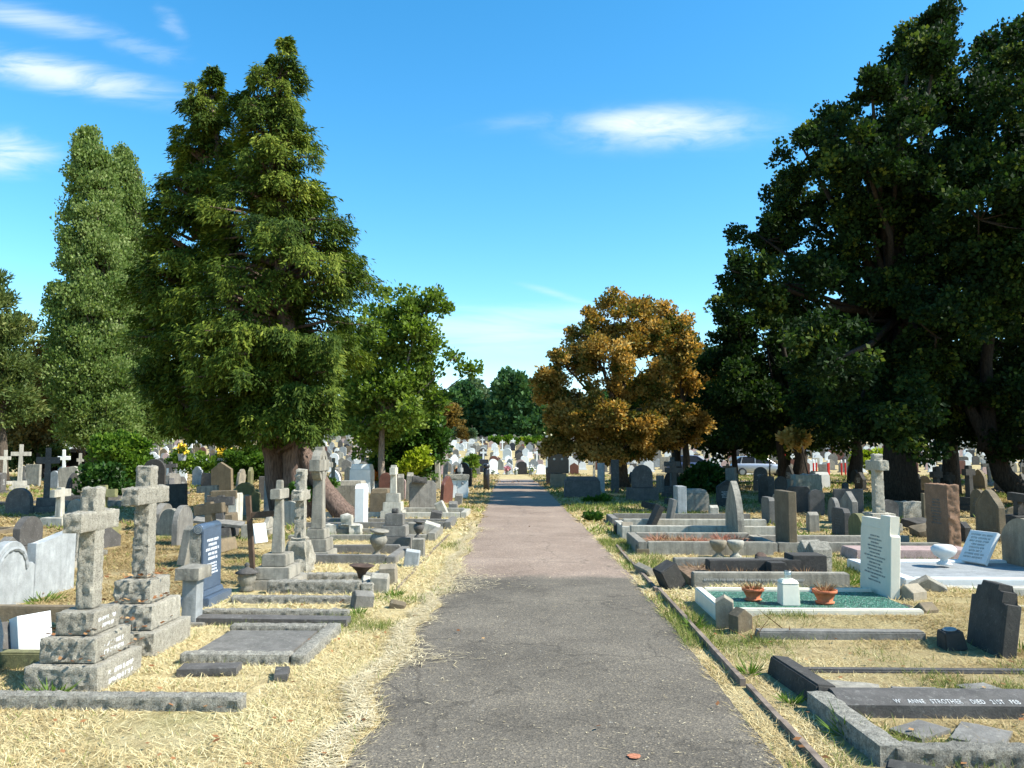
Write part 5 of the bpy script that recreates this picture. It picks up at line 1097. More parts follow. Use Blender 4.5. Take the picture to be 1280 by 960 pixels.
# ================================================================== TREES
def lobes_px(lst, Y, depth=1.0, dj=0):
    out = []; rj = random.Random(len(lst) * 7 + 3)
    for l in lst:
        px, py, r = l[:3]; dy = l[3] if len(l) > 3 else 0; k = l[4] if len(l) > 4 else 1; dy += rj.uniform(-dj, dj)
        p = at(px, py, Y + dy); rr = r * (Y + dy) / F; out.append((p.x, p.y, p.z, rr, rr * depth, rr * k))
    return out
def tree(name, label, base, lobes, leaf, bark, n_per, size, dens, rc, seed, tr=.3, limbs=True, group=None, cat='tree', aspect=.42, droop=0, tone=.5, spread=.22, stems=None, keepz=None, updown=.3, shell=(.5, 1.02), outward=.5, twigs=0, sub=0):
    bx, by = base; zt = TH(bx, by); rt = empty(name, (bx, by, zt)); tag(rt, label, cat, group)
    off = np.array([bx, by, zt]); L_ = [(x - bx, y - by, z - zt, a, b_, c) for x, y, z, a, b_, c in lobes]
    C = lobe_clumps(L_, dens, rc, seed, shell, sub, keepz)
    top = max(l[2] for l in L_); ctr = (float(np.mean([l[0] for l in L_])), float(np.mean([l[1] for l in L_])), top * .45)
    bm = bmesh.new(); rnd = random.Random(seed)
    if stems is None: stems = [((0, 0, -.1), (ctr[0] * .3, ctr[1] * .3, top * .35), (ctr[0] * .8, ctr[1] * .8, top * .85), tr)]
    for i, (a, b_, c, r) in enumerate(stems):
        a, b_, c = Vector(a), Vector(b_), Vector(c); pts = []; N = 9
        for k in range(N):
            t = k / (N - 1); p = a * (1 - t) ** 2 + b_ * 2 * t * (1 - t) + c * t * t
            if 0 < k: p += Vector((rnd.gauss(0, r * .12), rnd.gauss(0, r * .12), 0))
            pts.append(p)
        tube(bm, pts, [r * (1.45 if k == 0 else 1.12 if k == 1 else 1) * (1 - .82 * k / (N - 1)) for k in range(N)], 14, .22, seed + i)
    if limbs:
        mids = [(Vector(s[0]) * .2 + Vector(s[1]) * .5 + Vector(s[2]) * .3, s[3]) for s in stems]
        for j, l in enumerate(L_):
            p1 = Vector(l[:3]); p0, r0 = min(mids, key=lambda m: (m[0] - p1).length); p0 = p0 + (Vector((ctr[0], ctr[1], min(p1.z * .7, top * .6))) - p0) * .35 if p1.z > p0.z * 1.5 else p0
            m = (p0 + p1) / 2 + Vector((rnd.gauss(0, .2), rnd.gauss(0, .2), -.05 * (p1 - p0).length)); r = r0 * .3
            tube(bm, [p0, p0.lerp(m, .5) , m, m.lerp(p1, .5), p1 + (p1 - p0) * .12], [r, r * .8, r * .62, r * .45, r * .15], 7, .1, seed + j)
    if twigs:
        for c in C[::max(1, len(C) // twigs)]:
            p1 = Vector(c[:3].tolist()); l = min(L_, key=lambda l: (Vector(l[:3]) - p1).length); p0 = Vector(l[:3]); tube(bm, [p0, p0.lerp(p1, .5) + Vector((0, 0, -.08)), p1 + (p1 - p0) * .15], [.03, .02, .006], 5)
    mk('trunk', bm, bark, rt)
    for p in rt.children[-1].data.polygons: p.use_smooth = True
    mk('crown', clump_leaves('crown', C, n_per, size, leaf, seed, aspect, droop, tone, spread, updown, outward, ctr), None, rt)
    return rt
# big cypress by the path: several leaders, boughs ending in hanging sprays
def cypress():
    Y = 19.4; rg = np.random.default_rng(5); prof = [(-.6, 1.0)]
    base = at(380, 640, Y); bx = base.x; rt = empty('cypress_tree', (bx, Y, 0)); tag(rt, 'huge dense dark green cypress with splayed trunks, left of the path', 'tree')
    # outline of the crown in the photograph: height (pixel), left and right extent, at this depth
    rows_ = [(48, 350, 366), (62, 345, 374), (92, 308, 384), (130, 285, 392), (175, 285, 402), (225, 262, 420), (280, 245, 450), (330, 235, 468), (380, 225, 474), (430, 215, 470), (470, 225, 455), (510, 240, 420), (545, 280, 405)]
    rows2 = [(84, 256, 272), (96, 248, 284), (130, 222, 300), (170, 208, 300), (220, 195, 300), (270, 190, 300), (320, 172, 300), (380, 152, 300), (430, 156, 290), (480, 175, 280), (520, 190, 280), (548, 225, 290)]
    B = []                                   # boughs: axis point, tip, size
    for R_, y0, nb in ((rows_, Y, .165), (rows2, Y + .6, .165)):
        for (pa, la, ra), (pb, lb, rb) in zip(R_, R_[1:]):
            for _ in range(int(4 + (ra - la) * nb * (pb - pa) / 45)):
                t = rg.random(); py = pa + (pb - pa) * t; l = la + (lb - la) * t; r = ra + (rb - ra) * t; a = rg.uniform(0, 2 * math.pi)
                k = (rg.uniform(.72, 1.13) if rg.random() < .72 else rg.uniform(.25, .6)) * (1 + .32 * mnoise.noise(Vector((math.cos(a) * 1.8 + y0, math.sin(a) * 1.8, py * .028)))); hw = (r - l) / 2 * Y / F; c = at((l + r) / 2, py, y0)
                B.append((c.x - bx, y0 - Y, c.z, c.x - bx + math.cos(a) * hw * k, y0 - Y + math.sin(a) * hw * k * .95, c.z, min(1, .35 + hw / 2.2)))
    for _ in range(34):                      # low skirts on the sunny side
        a = rg.uniform(-1.3, .8); p = at(rg.uniform(330, 425), rg.uniform(430, 552), Y - 2.1 + rg.uniform(0, 1.2)); B.append((p.x - bx - 1.3, 0, p.z + .3, p.x - bx, p.y - Y, p.z, .9))
    pos, ax, nrm, var, Ls = [], [], [], [], []
    for (ax_, ay_, az_, tx, ty, tz, sc) in B:
        o = np.array([tx - ax_, ty - ay_, 0.]); R0 = np.linalg.norm(o) + 1e-6; o /= R0; lat = np.array([-o[1], o[0], 0]); tn = rg.normal(.5, .15)
        for s_ in (1, .87, .74):
            c0 = np.array([ax_, ay_, az_]) + o * R0 * s_ + np.array([0, 0, .28 * sc * math.sin(s_ * 2.6) - .05]); wl_ = sc * .38 * (1.15 - .75 * (s_ > .9))
            n = int(140 * sc + 30); q = rg.normal(size=(n, 3)); lt_ = rg.uniform(-1, 1, n)
            P_ = c0 + lat * (lt_ * wl_)[:, None] + o * (rg.normal(0, .10 * sc, n) - .22 * sc * np.abs(lt_))[:, None] + np.stack([np.zeros(n), np.zeros(n), -rg.random(n) ** 1.5 * .44 * sc - .10 * np.abs(lt_)], 1)
            pos.append(P_); ax.append(unit(o * .60 + lat * (lt_ * .55)[:, None] + rg.normal(size=(n, 3)) * .38 + np.array([0, 0, -.64]))); nrm.append(o * .9 + rg.normal(size=(n, 3)) * .45 + np.array([0, 0, .55])); var.append(tn + rg.normal(0, .13, n) + .10 * (s_ - .8)); Ls.append(rg.uniform(.07, .18, n))
    pos = np.concatenate(pos); ax = np.concatenate(ax); nrm = np.concatenate(nrm); var = np.concatenate(var); s = np.concatenate(Ls); sd = unit(np.cross(ax, nrm))
    bm = bmesh.new()
    def stem(pts, rad, sd_): tube(bm, [Vector(p) - Vector((bx, Y, 0)) for p in pts], rad, 16, .25, sd_)
    a = at(384, 640, Y); m_ = at(368, 560, Y); h = at(350, 300, Y); t = at(358, 90, Y); stem([(a.x, a.y, -.1), (m_.x + .05, Y, .9), (m_.x, Y, m_.z), (h.x, Y, h.z), (t.x, Y, t.z)], [.42, .32, .28, .17, .04], 1)
    a = at(356, 628, Y + .5); m_ = at(343, 570, Y + .4); h = at(290, 380, Y + .5); t = at(265, 120, Y + .6); stem([(a.x, a.y, -.1), (m_.x + .06, Y + .45, .8), (m_.x, Y + .4, m_.z), (h.x, Y + .5, h.z), (t.x, Y + .6, t.z)], [.34, .27, .24, .16, .04], 2)
    a = at(436, 646, Y - .3); m_ = at(404, 612, Y - .2); t = at(372, 555, Y); stem([(a.x + .1, a.y - .1, -.08), (a.x - .25, a.y, .2), (m_.x, m_.y, m_.z), (t.x, Y, t.z)], [.30, .25, .23, .2], 3)
    for (ax_, ay_, az_, tx, ty, tz, sc) in B:
        p1 = Vector((tx, ty, tz - .05)); p0 = Vector((ax_, ay_, max(1.2, tz - .25))); tube(bm, [p0, p0.lerp(p1, .5) + Vector((0, 0, .2 * sc)), p0.lerp(p1, .93)], [.055 * sc, .035 * sc, .01], 6)
    smooth(mk('trunk', bm, M['bark_red'], rt)); EX.append((bx - .6, bx + .6, Y - .6, Y + .6))
    mk('crown', quads_mesh('crown', pos, ax * s[:, None], sd * (s * .15)[:, None], var, M['leaf_cyp']), None, rt)
cypress()
# poplars: two narrow spires
def spire(label, rows_, Y, seed, bx_px):
    rg = np.random.default_rng(seed); b0 = at(bx_px, 560, Y); bx = b0.x; zt = TH(bx, Y); rt = empty('poplar_tree', (bx, Y, zt)); tag(rt, label, 'tree'); cl = []; bm = bmesh.new()
    for (pa, la, ra), (pb, lb, rb) in zip(rows_, rows_[1:]):
        for _ in range(int(18 + (ra - la) * (pb - pa) * .036)):
            t = rg.random(); py = pa + (pb - pa) * t; l = la + (lb - la) * t; r = ra + (rb - ra) * t; a = rg.uniform(0, 6.28); k = rg.uniform(.4, 1.03) * (1 + .25 * mnoise.noise(Vector((math.cos(a) * 2, math.sin(a) * 2, py * .05 + seed))))
            hw = (r - l) / 2 * Y / F * .9; c = at((l + r) / 2, py, Y); cl.append((c.x - bx + math.cos(a) * hw * k, math.sin(a) * hw * k, c.z - zt, rg.uniform(.35, .8)))
    top = at((rows_[0][1] + rows_[0][2]) / 2, rows_[0][0], Y)
    tube(bm, [(0, 0, -.1), (0, 0, 3), ((top.x - bx) * .5, 0, top.z * .5), (top.x - bx, 0, top.z - .5 - zt)], [.45, .36, .22, .03], 10, .1, seed)
    for c in cl[::4]: tube(bm, [(c[0] * .1 + (top.x - bx) * .3, c[1] * .1, max(1, c[2] - 1.6)), (c[0] * .7, c[1] * .7, c[2] - .7), c[:3]], [.06, .04, .012], 5)
    mk('trunk', bm, M['bark'], rt); mk('crown', clump_leaves('crown', cl, 95, .16, M['leaf_poplar'], seed, .42, 0, .5, .12, 1.5, .5, (0, 0, top.z * .3)), None, rt)
spire('tall columnar poplar with blunt top, left behind the cypress', [(166, 108, 114), (184, 98, 126), (200, 92, 138), (260, 82, 152), (320, 76, 160), (380, 66, 168), (430, 62, 175), (480, 66, 180), (530, 76, 180), (556, 92, 170)], 46, 3, 124)
spire('narrower pointed poplar pressed against the taller one, nearer the cypress', [(188, 150, 156), (215, 146, 172), (260, 145, 184), (320, 146, 192), (380, 150, 200), (440, 150, 210), (500, 155, 215), (550, 165, 210)], 49, 4, 178)
# pine and rusty tree at far left
p = at(4, 560, 40); tree('pine_tree', 'broad green pine cut by the left edge of the photo', (p.x, 40), lobes_px([(-5, 375, 24, 0, .7), (8, 410, 32, 0, .6), (-10, 425, 40, 0, .7), (10, 455, 36, 0, .6), (-20, 480, 50, 0, .7), (10, 505, 40, 0, .6), (-4, 352, 12, 0, 1)], 40), M['leaf_pine'], M['bark'], 60, .28, 2.4, .45, 11, .3, aspect=.16, spread=.2)
p = at(50, 560, 52); tree('rusty_tree', 'small olive brown tree between the pine and the poplars', (p.x, 52), lobes_px([(48, 455, 24), (60, 490, 28), (38, 500, 30), (62, 525, 26), (36, 535, 26)], 52), M['leaf_rust'], M['bark'], 55, .26, 2.2, .5, 12, .2)
# light tree right of the cypress
p = at(481, 604, 30); tree('young_tree', 'slender loose olive green tree with pale trunk, right of the cypress', (p.x, 30), lobes_px([(470, 400, 26, 0), (505, 388, 26, 0), (532, 382, 16, .4), (520, 412, 26, -.3), (480, 430, 34, 0), (515, 440, 28, .4), (455, 445, 26, 0), (470, 480, 34, 0), (505, 480, 26, -.4), (545, 430, 12, 0, .7), (568, 446, 14, 0, .6), (588, 462, 10, 0, .6), (440, 420, 20, 0), (445, 500, 22, 0), (540, 372, 9, 0), (552, 385, 8, 0), (478, 368, 10, 0), (450, 530, 24), (505, 515, 26, -.6), (480, 520, 30, .6), (530, 470, 22), (540, 505, 18), (460, 560, 18, .5), (425, 470, 22, .8), (425, 520, 20, 1)], 30), M['leaf_birch'], M['bark_pale'], 44, .15, 4.0, .34, 13, .16, stems=[((0, 0, -.1), (-.35, 0, 2.0), (.1, 0, 5.6), .17)], shell=(.2, 1.0), spread=.2, twigs=120)
p = at(516, 604, 33); tree('evergreen_bush', 'dense dark green ivy clad bush below the slender tree', (p.x, 33), lobes_px([(515, 500, 32, 0), (505, 540, 38, 0), (528, 545, 30, 0), (520, 570, 32, 0, .8), (496, 575, 30, 0, .8)], 33), M['leaf_dense'], M['bark'], 62, .17, 5.5, .32, 14, .14, cat='bush', shell=(.75, 1.0), spread=.2)
p = at(519, 600, 31.5); tree('shrub', 'small bright yellow-green shrub in front of the dense dark bush', (p.x, 31.5), lobes_px([(518, 577, 12, 0), (526, 572, 10, 0), (510, 585, 11, 0, .8)], 31.5), M['leaf_yellow'], M['bark'], 60, .13, 10, .22, 15, .05, cat='bush', limbs=False)
# browning chestnuts
p = at(776, 618, 35); tree('chestnut_tree', 'broad chestnut with browning orange leaves, right of the path end', (p.x, 35), lobes_px([(768, 398, 40, 0), (735, 420, 34, .5), (800, 412, 34, -.4), (712, 462, 36, 0), (755, 460, 42, -1.2), (800, 465, 38, -.6), (700, 505, 30, 0), (735, 515, 36, -1), (780, 515, 42, -1.4), (820, 500, 34, 0), (712, 540, 26, 0, .8), (750, 545, 28, -.6, .7), (800, 545, 32, -.6, .7), (690, 480, 22, 0), (735, 562, 22, -.4, .55), (698, 556, 18, 0, .6), (792, 562, 24, -.4, .55), (765, 566, 20, -1, .5)], 35), M['leaf_chest'], M['bark'], 85, .135, 2.3, .34, 16, .34, spread=.26, shell=(.3, 1.03), sub=11, twigs=90, stems=[((0, 0, -.1), (.1, 0, 2.4), (-.1, 0, 7.0), .33)], aspect=.4)
p = at(860, 612, 38); tree('chestnut_tree', 'second browning chestnut with a thin trunk, touching the dark oaks', (p.x, 38), lobes_px([(826, 402, 26, 0), (850, 422, 30, 0), (862, 460, 32, 0), (838, 470, 34, .5), (850, 510, 38, 0), (868, 535, 28, 0, .8), (832, 540, 28, 0, .8)], 38), M['leaf_chest'], M['bark'], 85, .14, 2.2, .36, 17, .2, spread=.26, tone=.48, shell=(.3, 1.03), sub=11)
# oaks
oakA = [(1010, 195, 40), (1045, 165, 32), (1000, 245, 50), (1075, 190, 60), (1120, 130, 46), (1150, 85, 40), (1060, 270, 62), (960, 300, 40), (1130, 230, 64), (1165, 165, 60), (940, 345, 32), (985, 355, 52), (1060, 360, 70, -1.5), (1140, 330, 74, -2), (1040, 450, 66, -1.5), (1110, 440, 76, -2.5), (1170, 420, 70, -2), (1070, 515, 54, -1), (1140, 520, 62, -1.5), (1020, 510, 46, 0), (1180, 30, 28), (1170, 60, 34), (1090, 110, 26), (1195, 505, 52, 0), (1085, 230, 60, 2), (1110, 300, 70, 2), (1150, 250, 60, 3), (1090, 400, 70, 2), (1185, 330, 60, 1), (1175, 110, 40, 1), (1125, 180, 50, -1), (1140, 60, 24)]
p = at(1124, 628, 25); tree('oak_tree', 'tallest dark oak with a thick upright trunk, right of the path', (p.x, 25), lobes_px(oakA, 25, 1.2, 3.2), M['leaf_oak'], M['bark_oak'], 62, .13, 3.0, .31, 18, .48, stems=[((0, 0, -.1), (.1, 0, 4), (.6, 0, 13), .48)], shell=(.3, 1.03), spread=.24, twigs=160, sub=11)
oakB = [(1215, 110, 54), (1255, 60, 44), (1290, 50, 46), (1285, 130, 70), (1230, 190, 66), (1300, 230, 90), (1225, 275, 70), (1270, 330, 86), (1210, 370, 66), (1310, 420, 90), (1250, 430, 76), (1290, 510, 74), (1230, 520, 58), (1350, 300, 100), (1360, 160, 90), (1340, 540, 60), (1400, 330, 90, -3), (1430, 200, 90, -1), (1450, 420, 80, -4), (1480, 300, 80, 2), (1400, 100, 80, 1)]
p = at(1300, 632, 24); q_ = at(1200, 540, 24.5); tree('oak_tree', 'dark oak at the right edge with a trunk leaning strongly to the left', (p.x, 24), lobes_px(oakB, 24, 1.2, 3.4), M['leaf_oak'], M['bark_oak'], 62, .13, 2.8, .31, 19, .42, stems=[((0, 0, -.1), (q_.x - p.x + .9, 0, .6), (q_.x - p.x - .3, .5, 4.6), .40), ((q_.x - p.x + .7, .2, 1.6), (q_.x - p.x + .6, .4, 4), (.2, .5, 13), .24)], shell=(.3, 1.03), spread=.24, twigs=120, sub=11)
p = at(1186, 616, 29); tree('oak_tree', 'slimmer upright oak trunk between the thick and the leaning ones', (p.x, 29), lobes_px([(1190, 300, 60), (1200, 400, 70), (1160, 470, 60), (1220, 480, 60), (1195, 530, 48)], 29), M['leaf_oak'], M['bark_oak'], 46, .15, 1.8, .34, 20, .3, shell=(.3, 1.02), sub=10)
oakC = [(915, 385, 34), (950, 420, 46), (905, 440, 34), (990, 440, 52), (925, 480, 46), (975, 490, 54), (1020, 480, 50), (905, 525, 36), (950, 535, 40, 0, .8), (1000, 540, 40, 0, .8), (1050, 520, 46)]
p = at(1000, 614, 34); tree('oak_tree', 'lower dark tree with twin trunk behind the silver hatchback, left of the oaks', (p.x, 34), lobes_px(oakC, 34, 1.2, 2.2), M['leaf_oak'], M['bark_oak'], 50, .17, 2.2, .36, 22, .3, stems=[((0, 0, -.1), (0, 0, 2.5), (-.6, 0, 7), .32), ((-.6, .3, -.1), (-.7, .3, 2.5), (-1.2, 0, 6), .2)], shell=(.3, 1.03), sub=11)
for i, (px, py, Y, lb) in enumerate(((918, 606, 42, 'thin dark tree left behind the silver hatchback'), (985, 604, 44, 'thin dark tree right behind the silver hatchback'))):
    p = at(px, py, Y); tree('tree', lb, (p.x, Y), lobes_px([(px, 500, 40), (px - 20, 535, 34), (px + 22, 530, 36)], Y), M['leaf_oak'], M['bark_oak'], 46, .26, 2, .5, 30 + i, .2)
p = at(962, 604, 40); tree('sapling', 'light green sprig catching the sun under the oaks', (p.x, 40), lobes_px([(962, 553, 15), (972, 545, 13), (955, 565, 11)], 40), M['leaf_bright'], M['bark'], 40, .2, 5, .3, 33, .06, limbs=False)
p = at(992, 606, 33); tree('sapling', 'small golden brown spray of leaves beside the twin trunk', (p.x + .2, 31.5), lobes_px([(992, 548, 12), (1004, 544, 10)], 31.5), M['leaf_chest'], M['bark'], 50, .2, 8, .26, 34, .05, limbs=False, tone=.75)
# more oaks farther back on the right: their crowns shade the ground before the crossroad
for i, (X, Y, r, lb) in enumerate(((16.5, 41, 4.2, 'spreading oak farther back, its crown behind the tallest oak'), (26, 39, 4.6, 'spreading oak farther back on the right, behind the leaning trunk'), (33, 47, 4.6, 'spreading oak farthest back on the right'), (8.2, 45.5, 3.4, 'rounded oak beside the crossroad, behind the brown trees'))):
    rr = random.Random(i + 5); L_ = [(X + rr.uniform(-1, 1) * r * .8, Y + rr.uniform(-1, 1) * r * .55, 3.6 + rr.random() * r * 1.3, r * .42, r * .42, r * .36) for _ in range(15)]
    tree('oak_tree', lb, (X, Y), L_, M['leaf_oak'], M['bark_oak'], 46, .22, 1.5, .45, 120 + i, .34, shell=(.3, 1.02), sub=9, keepz=1.9)
# shrubs
def shrub(label, lst, Y, leaf, seed, size=.13, name='shrub', dens=7, rc=.26, per=60, **k):
    px = sum(l[0] for l in lst) / len(lst); p = at(px, 600, Y); return tree(name, label, (p.x, Y), lobes_px(lst, Y), leaf, M['bark'], per, size, dens, rc, seed, .05, cat='bush', limbs=False, **k)
shrub('bright green rounded bush in the sun behind the granite crosses', [(140, 575, 24), (165, 570, 22), (155, 560, 18), (175, 585, 18), (130, 560, 14), (146, 548, 10)], 29, M['leaf_bright'], 41)
shrub('dark green conifer shrub in front of the bright bush', [(118, 596, 18), (140, 604, 18), (122, 612, 16), (150, 612, 16)], 26, M['leaf_dense'], 42, tone=.3)
shrub('green hedge bush at the far left behind the white crosses', [(10, 565, 20), (40, 562, 18), (70, 566, 14), (-10, 570, 18)], 52, M['leaf_pine'], 43, .2, rc=.4, dens=3)
shrub('leafy green bush under the conifer with pale flowers', [(300, 575, 20), (320, 580, 22), (310, 590, 20), (335, 590, 16), (285, 585, 14)], 36, M['leaf_bright'], 44, tone=.25, dens=5)
shrub('yellowish bush under the conifer, left of the leafy green one', [(245, 578, 16), (225, 575, 14), (265, 582, 14)], 38, M['leaf_bright'], 45, tone=.6, dens=5)
shrub('low dark green shrub growing at the base of the cypress trunk', [(372, 612, 9), (380, 622, 9)], 19.0, M['leaf_dense'], 46, .09, dens=16, rc=.14, tone=.7)
shrub('dark ivy mound beside the pale chest tomb', [(398, 600, 9), (408, 606, 9), (395, 610, 7)], 21.5, M['leaf_dense'], 47, .09, dens=16, rc=.14)
shrub('dark evergreen shrub among the shaded graves left of the silver hatchback', [(875, 605, 20), (892, 598, 18), (862, 612, 16), (880, 590, 12)], 30, M['leaf_dense'], 48, .14, tone=.15)
shrub('yellow-green reeds in the sunlit gap beside the rough pale cross', [(1080, 578, 12), (1105, 578, 12), (1095, 572, 10)], 48, M['leaf_yellow'], 49, .22, dens=4, tone=.3, rc=.35)
shrub('low spreading weeds at the shade edge on the right verge', [(745, 626, 7, 0, .5), (735, 629, 6, 0, .5), (755, 627, 6, 0, .5)], 25, M['leaf_bright'], 50, .1, dens=10, rc=.14, tone=.2, name='weeds')
shrub('low dark weeds at the head of the pale kerb on the right verge', [(738, 645, 6, 0, .6), (744, 648, 5, 0, .6)], 18.3, M['leaf_dense'], 51, .08, dens=18, rc=.1, tone=.7, name='weeds')
shrub('upright green bush standing alone before the first far rows', [(588, 585, 10), (589, 576, 8)], 52, M['leaf_birch'], 52, .2, dens=4, rc=.3)
# far trees on the rise
def fart(label, lst, Y, leaf, seed, size=.9, **k):
    px = sum(l[0] for l in lst) / len(lst); p = at(px, 545, Y); return tree(k.pop('name', 'far_tree'), label, (p.x, Y), lobes_px(lst, Y), leaf, M['bark'], k.pop('per', 46), size, k.pop('dens', .34), k.pop('rc', 1.25), seed, .45, **k)
fart('round topped deep green tree at the far end, in line with the path', [(642, 488, 24), (628, 505, 18), (660, 500, 20), (645, 520, 30), (625, 530, 18), (668, 525, 20), (650, 540, 24, 0, .5)], 165, M['leaf_far'], 61)
fart('dark green far tree left of the round topped one', [(580, 500, 18), (566, 510, 20), (590, 520, 22), (572, 532, 24), (600, 535, 16), (605, 515, 12)], 170, M['leaf_far'], 62)
fart('pale blue-green far tree rising behind the dark one', [(590, 486, 10), (602, 492, 9), (580, 488, 8)], 185, M['leaf_farpale'], 63)
fart('small rusty far tree beside the dense dark bush', [(560, 520, 12), (552, 530, 12), (566, 534, 10)], 160, M['leaf_rust'], 64, .8)
fart('far green tree showing between the chestnut and the dark oaks', [(884, 470, 22), (880, 500, 26), (893, 530, 26)], 150, M['leaf_far'], 65)
for i, px in enumerate(range(-60, 1420, 62)):
    if 540 < px < 700: continue
    rr = random.Random(i); top = rr.uniform(498, 520)
    o = fart('', [(px + rr.uniform(-12, 12), top + 12, 22), (px - 20, 528, 22), (px + 22, 530, 22), (px, 545, 28, 0, .5)], 172 + rr.uniform(-12, 14), M['leaf_far'], 70 + i, 1.1, dens=.22, rc=1.5, limbs=False)
    labelled(o, 'deep green tree of the far belt' + (', at left' if px < 540 else ', under the right crowns'), 'trees of the far belt')
for px, py, r, lb in ((567, 543, 5, 'small clipped ball tree at the top of the rise, left one'), (579, 541, 7, 'larger clipped ball tree at the top of the rise, middle one'), (590, 543, 5, 'small clipped ball tree at the top of the rise, right one')):
    fart(lb, [(px, py, r)], 128, M['leaf_rust' if r > 6 else 'leaf_farpale'], 55 + r + px, .35, name='topiary_tree', dens=2.4, rc=.4, shell=(.8, 1), limbs=False, stems=[((0, 0, 0), (0, 0, 1.5), (0, 0, 3), .12)])
for a, b_, lb in ((618, 645, 'clipped bright green hedge high on the rise, left part'), (660, 676, 'clipped bright green hedge high on the rise, right part')):
    fart(lb, [(x, 551, 4.5, 0, .9) for x in range(a, b_, 4)], 118, M['leaf_bright'], 90 + a, .35, name='hedge', cat='hedge', dens=1.6, rc=.4, per=50, limbs=False, stems=[((0, 0, 0), (0, 0, .5), (0, 0, 1), .08)])
fart('yellow-green round bush between the two clipped hedges', [(652, 552, 4)], 118, M['leaf_yellow'], 95, .35, name='shrub', cat='bush', dens=2, rc=.35, limbs=False, stems=[((0, 0, 0), (0, 0, .5), (0, 0, 1), .08)])

# ================================================================== GRASS, STRAW, LITTER
rg = np.random.default_rng(99)
def vnoise(x, y, f, s):
    g = np.random.default_rng(s).random((64, 64)); u, v = x * f, y * f; i, j = np.floor(u).astype(int), np.floor(v).astype(int); a, b = u - i, v - j; a = a * a * (3 - 2 * a); b = b * b * (3 - 2 * b)
    q = lambda p, r: g[p % 64, r % 64]
    return (q(i, j) * (1 - a) + q(i + 1, j) * a) * (1 - b) + (q(i, j + 1) * (1 - a) + q(i + 1, j + 1) * a) * b
def grass(name, y0, y1, dens, L0, wd, seed, where):
    area = .66 * (y1 ** 2 - y0 ** 2) + 1.2 * (y1 - y0); n = int(area * dens); y = np.sqrt(rg.uniform(y0 ** 2, y1 ** 2, n)); x = rg.uniform(-1, 1, n) * (.66 * y + .6)
    e = np.interp(y, np.linspace(0, 60, 600), [edgeL(v) for v in np.linspace(0, 60, 600)]); r_ = np.interp(y, np.linspace(0, 60, 600), [edgeR(v) for v in np.linspace(0, 60, 600)])
    ok = (x < e + .05 * rg.random(n)) | (x > r_ - .04 * rg.random(n))
    for a, b, c, d in EX: ok &= ~((x > a) & (x < b) & (y > c) & (y < d))
    bald = vnoise(x, y, .9, 5) * .6 + vnoise(x, y, 3.1, 6) * .4; ok &= rg.random(n) < np.clip((bald - .22) * 4.5, .12, 1)
    x, y = x[ok], y[ok]; n = len(x)
    green = vnoise(x, y, .55, 7) * .5 + vnoise(x, y, 2.2, 8) * .5 + .13 * np.exp(-((x - 1.75) / .45) ** 2) * (y < 14) + .05 * (x > 0) - .08 * (x < 0)
    isg = rg.random(n) < np.clip((green - .56) * 4, .02, .75)
    th = rg.uniform(0, 6.28, n); ph = np.where(isg, rg.uniform(.3, 1.2, n), rg.uniform(.03, .5, n)); ln = L0 * rg.uniform(.5, 1.4, n) * np.where(isg, .9, 1.0)
    ax = np.stack([np.cos(ph) * np.cos(th), np.cos(ph) * np.sin(th), np.sin(ph)], 1) * ln[:, None]
    up = np.stack([rg.normal(0, .3, n), rg.normal(0, .3, n), np.ones(n)], 1); sd = unit(np.cross(ax, up)) * (wd * rg.uniform(.6, 1.3, n))[:, None]
    z = np.interp(y, np.linspace(0, 160, 800), [TH(0, v) for v in np.linspace(0, 160, 800)])
    tn = vnoise(x, y, 1.7, 9); xj = x + (vnoise(x, y, 1.1, 12) - .5) * 2.0; vg = np.clip((xj + 4.2) / 1.4, 0, 1) * np.clip((3.6 - xj) / 1.8, .42, 1) * np.clip((24 - y) / 9, .3, 1) * np.where(x > 0, .82, 1)
    var = np.where(isg, rg.uniform(.74, 1, n), np.clip(.10 + .24 * tn + .36 * vg + rg.normal(0, .11, n), 0, .69))
    z = z + np.array([bank(a_, b_) for a_, b_ in zip(x, y)]); base = np.stack([x, y, z - .004], 1); tag(mk(name, quads_mesh(name, base, ax, sd, var, M['grass'])), 'dry straw coloured grass with green patches ' + where, 'grass', kind='stuff')
grass('dry_grass', 3.6, 8, 9500, .08, .0019, 1, 'nearest the viewer')
grass('dry_grass', 8, 15, 2800, .10, .0036, 2, 'around the first rows of graves')
grass('dry_grass', 15, 30, 330, .15, .012, 3, 'around the middle rows of graves')
grass('dry_grass', 30, 60, 60, .22, .026, 4, 'towards the crossroad')
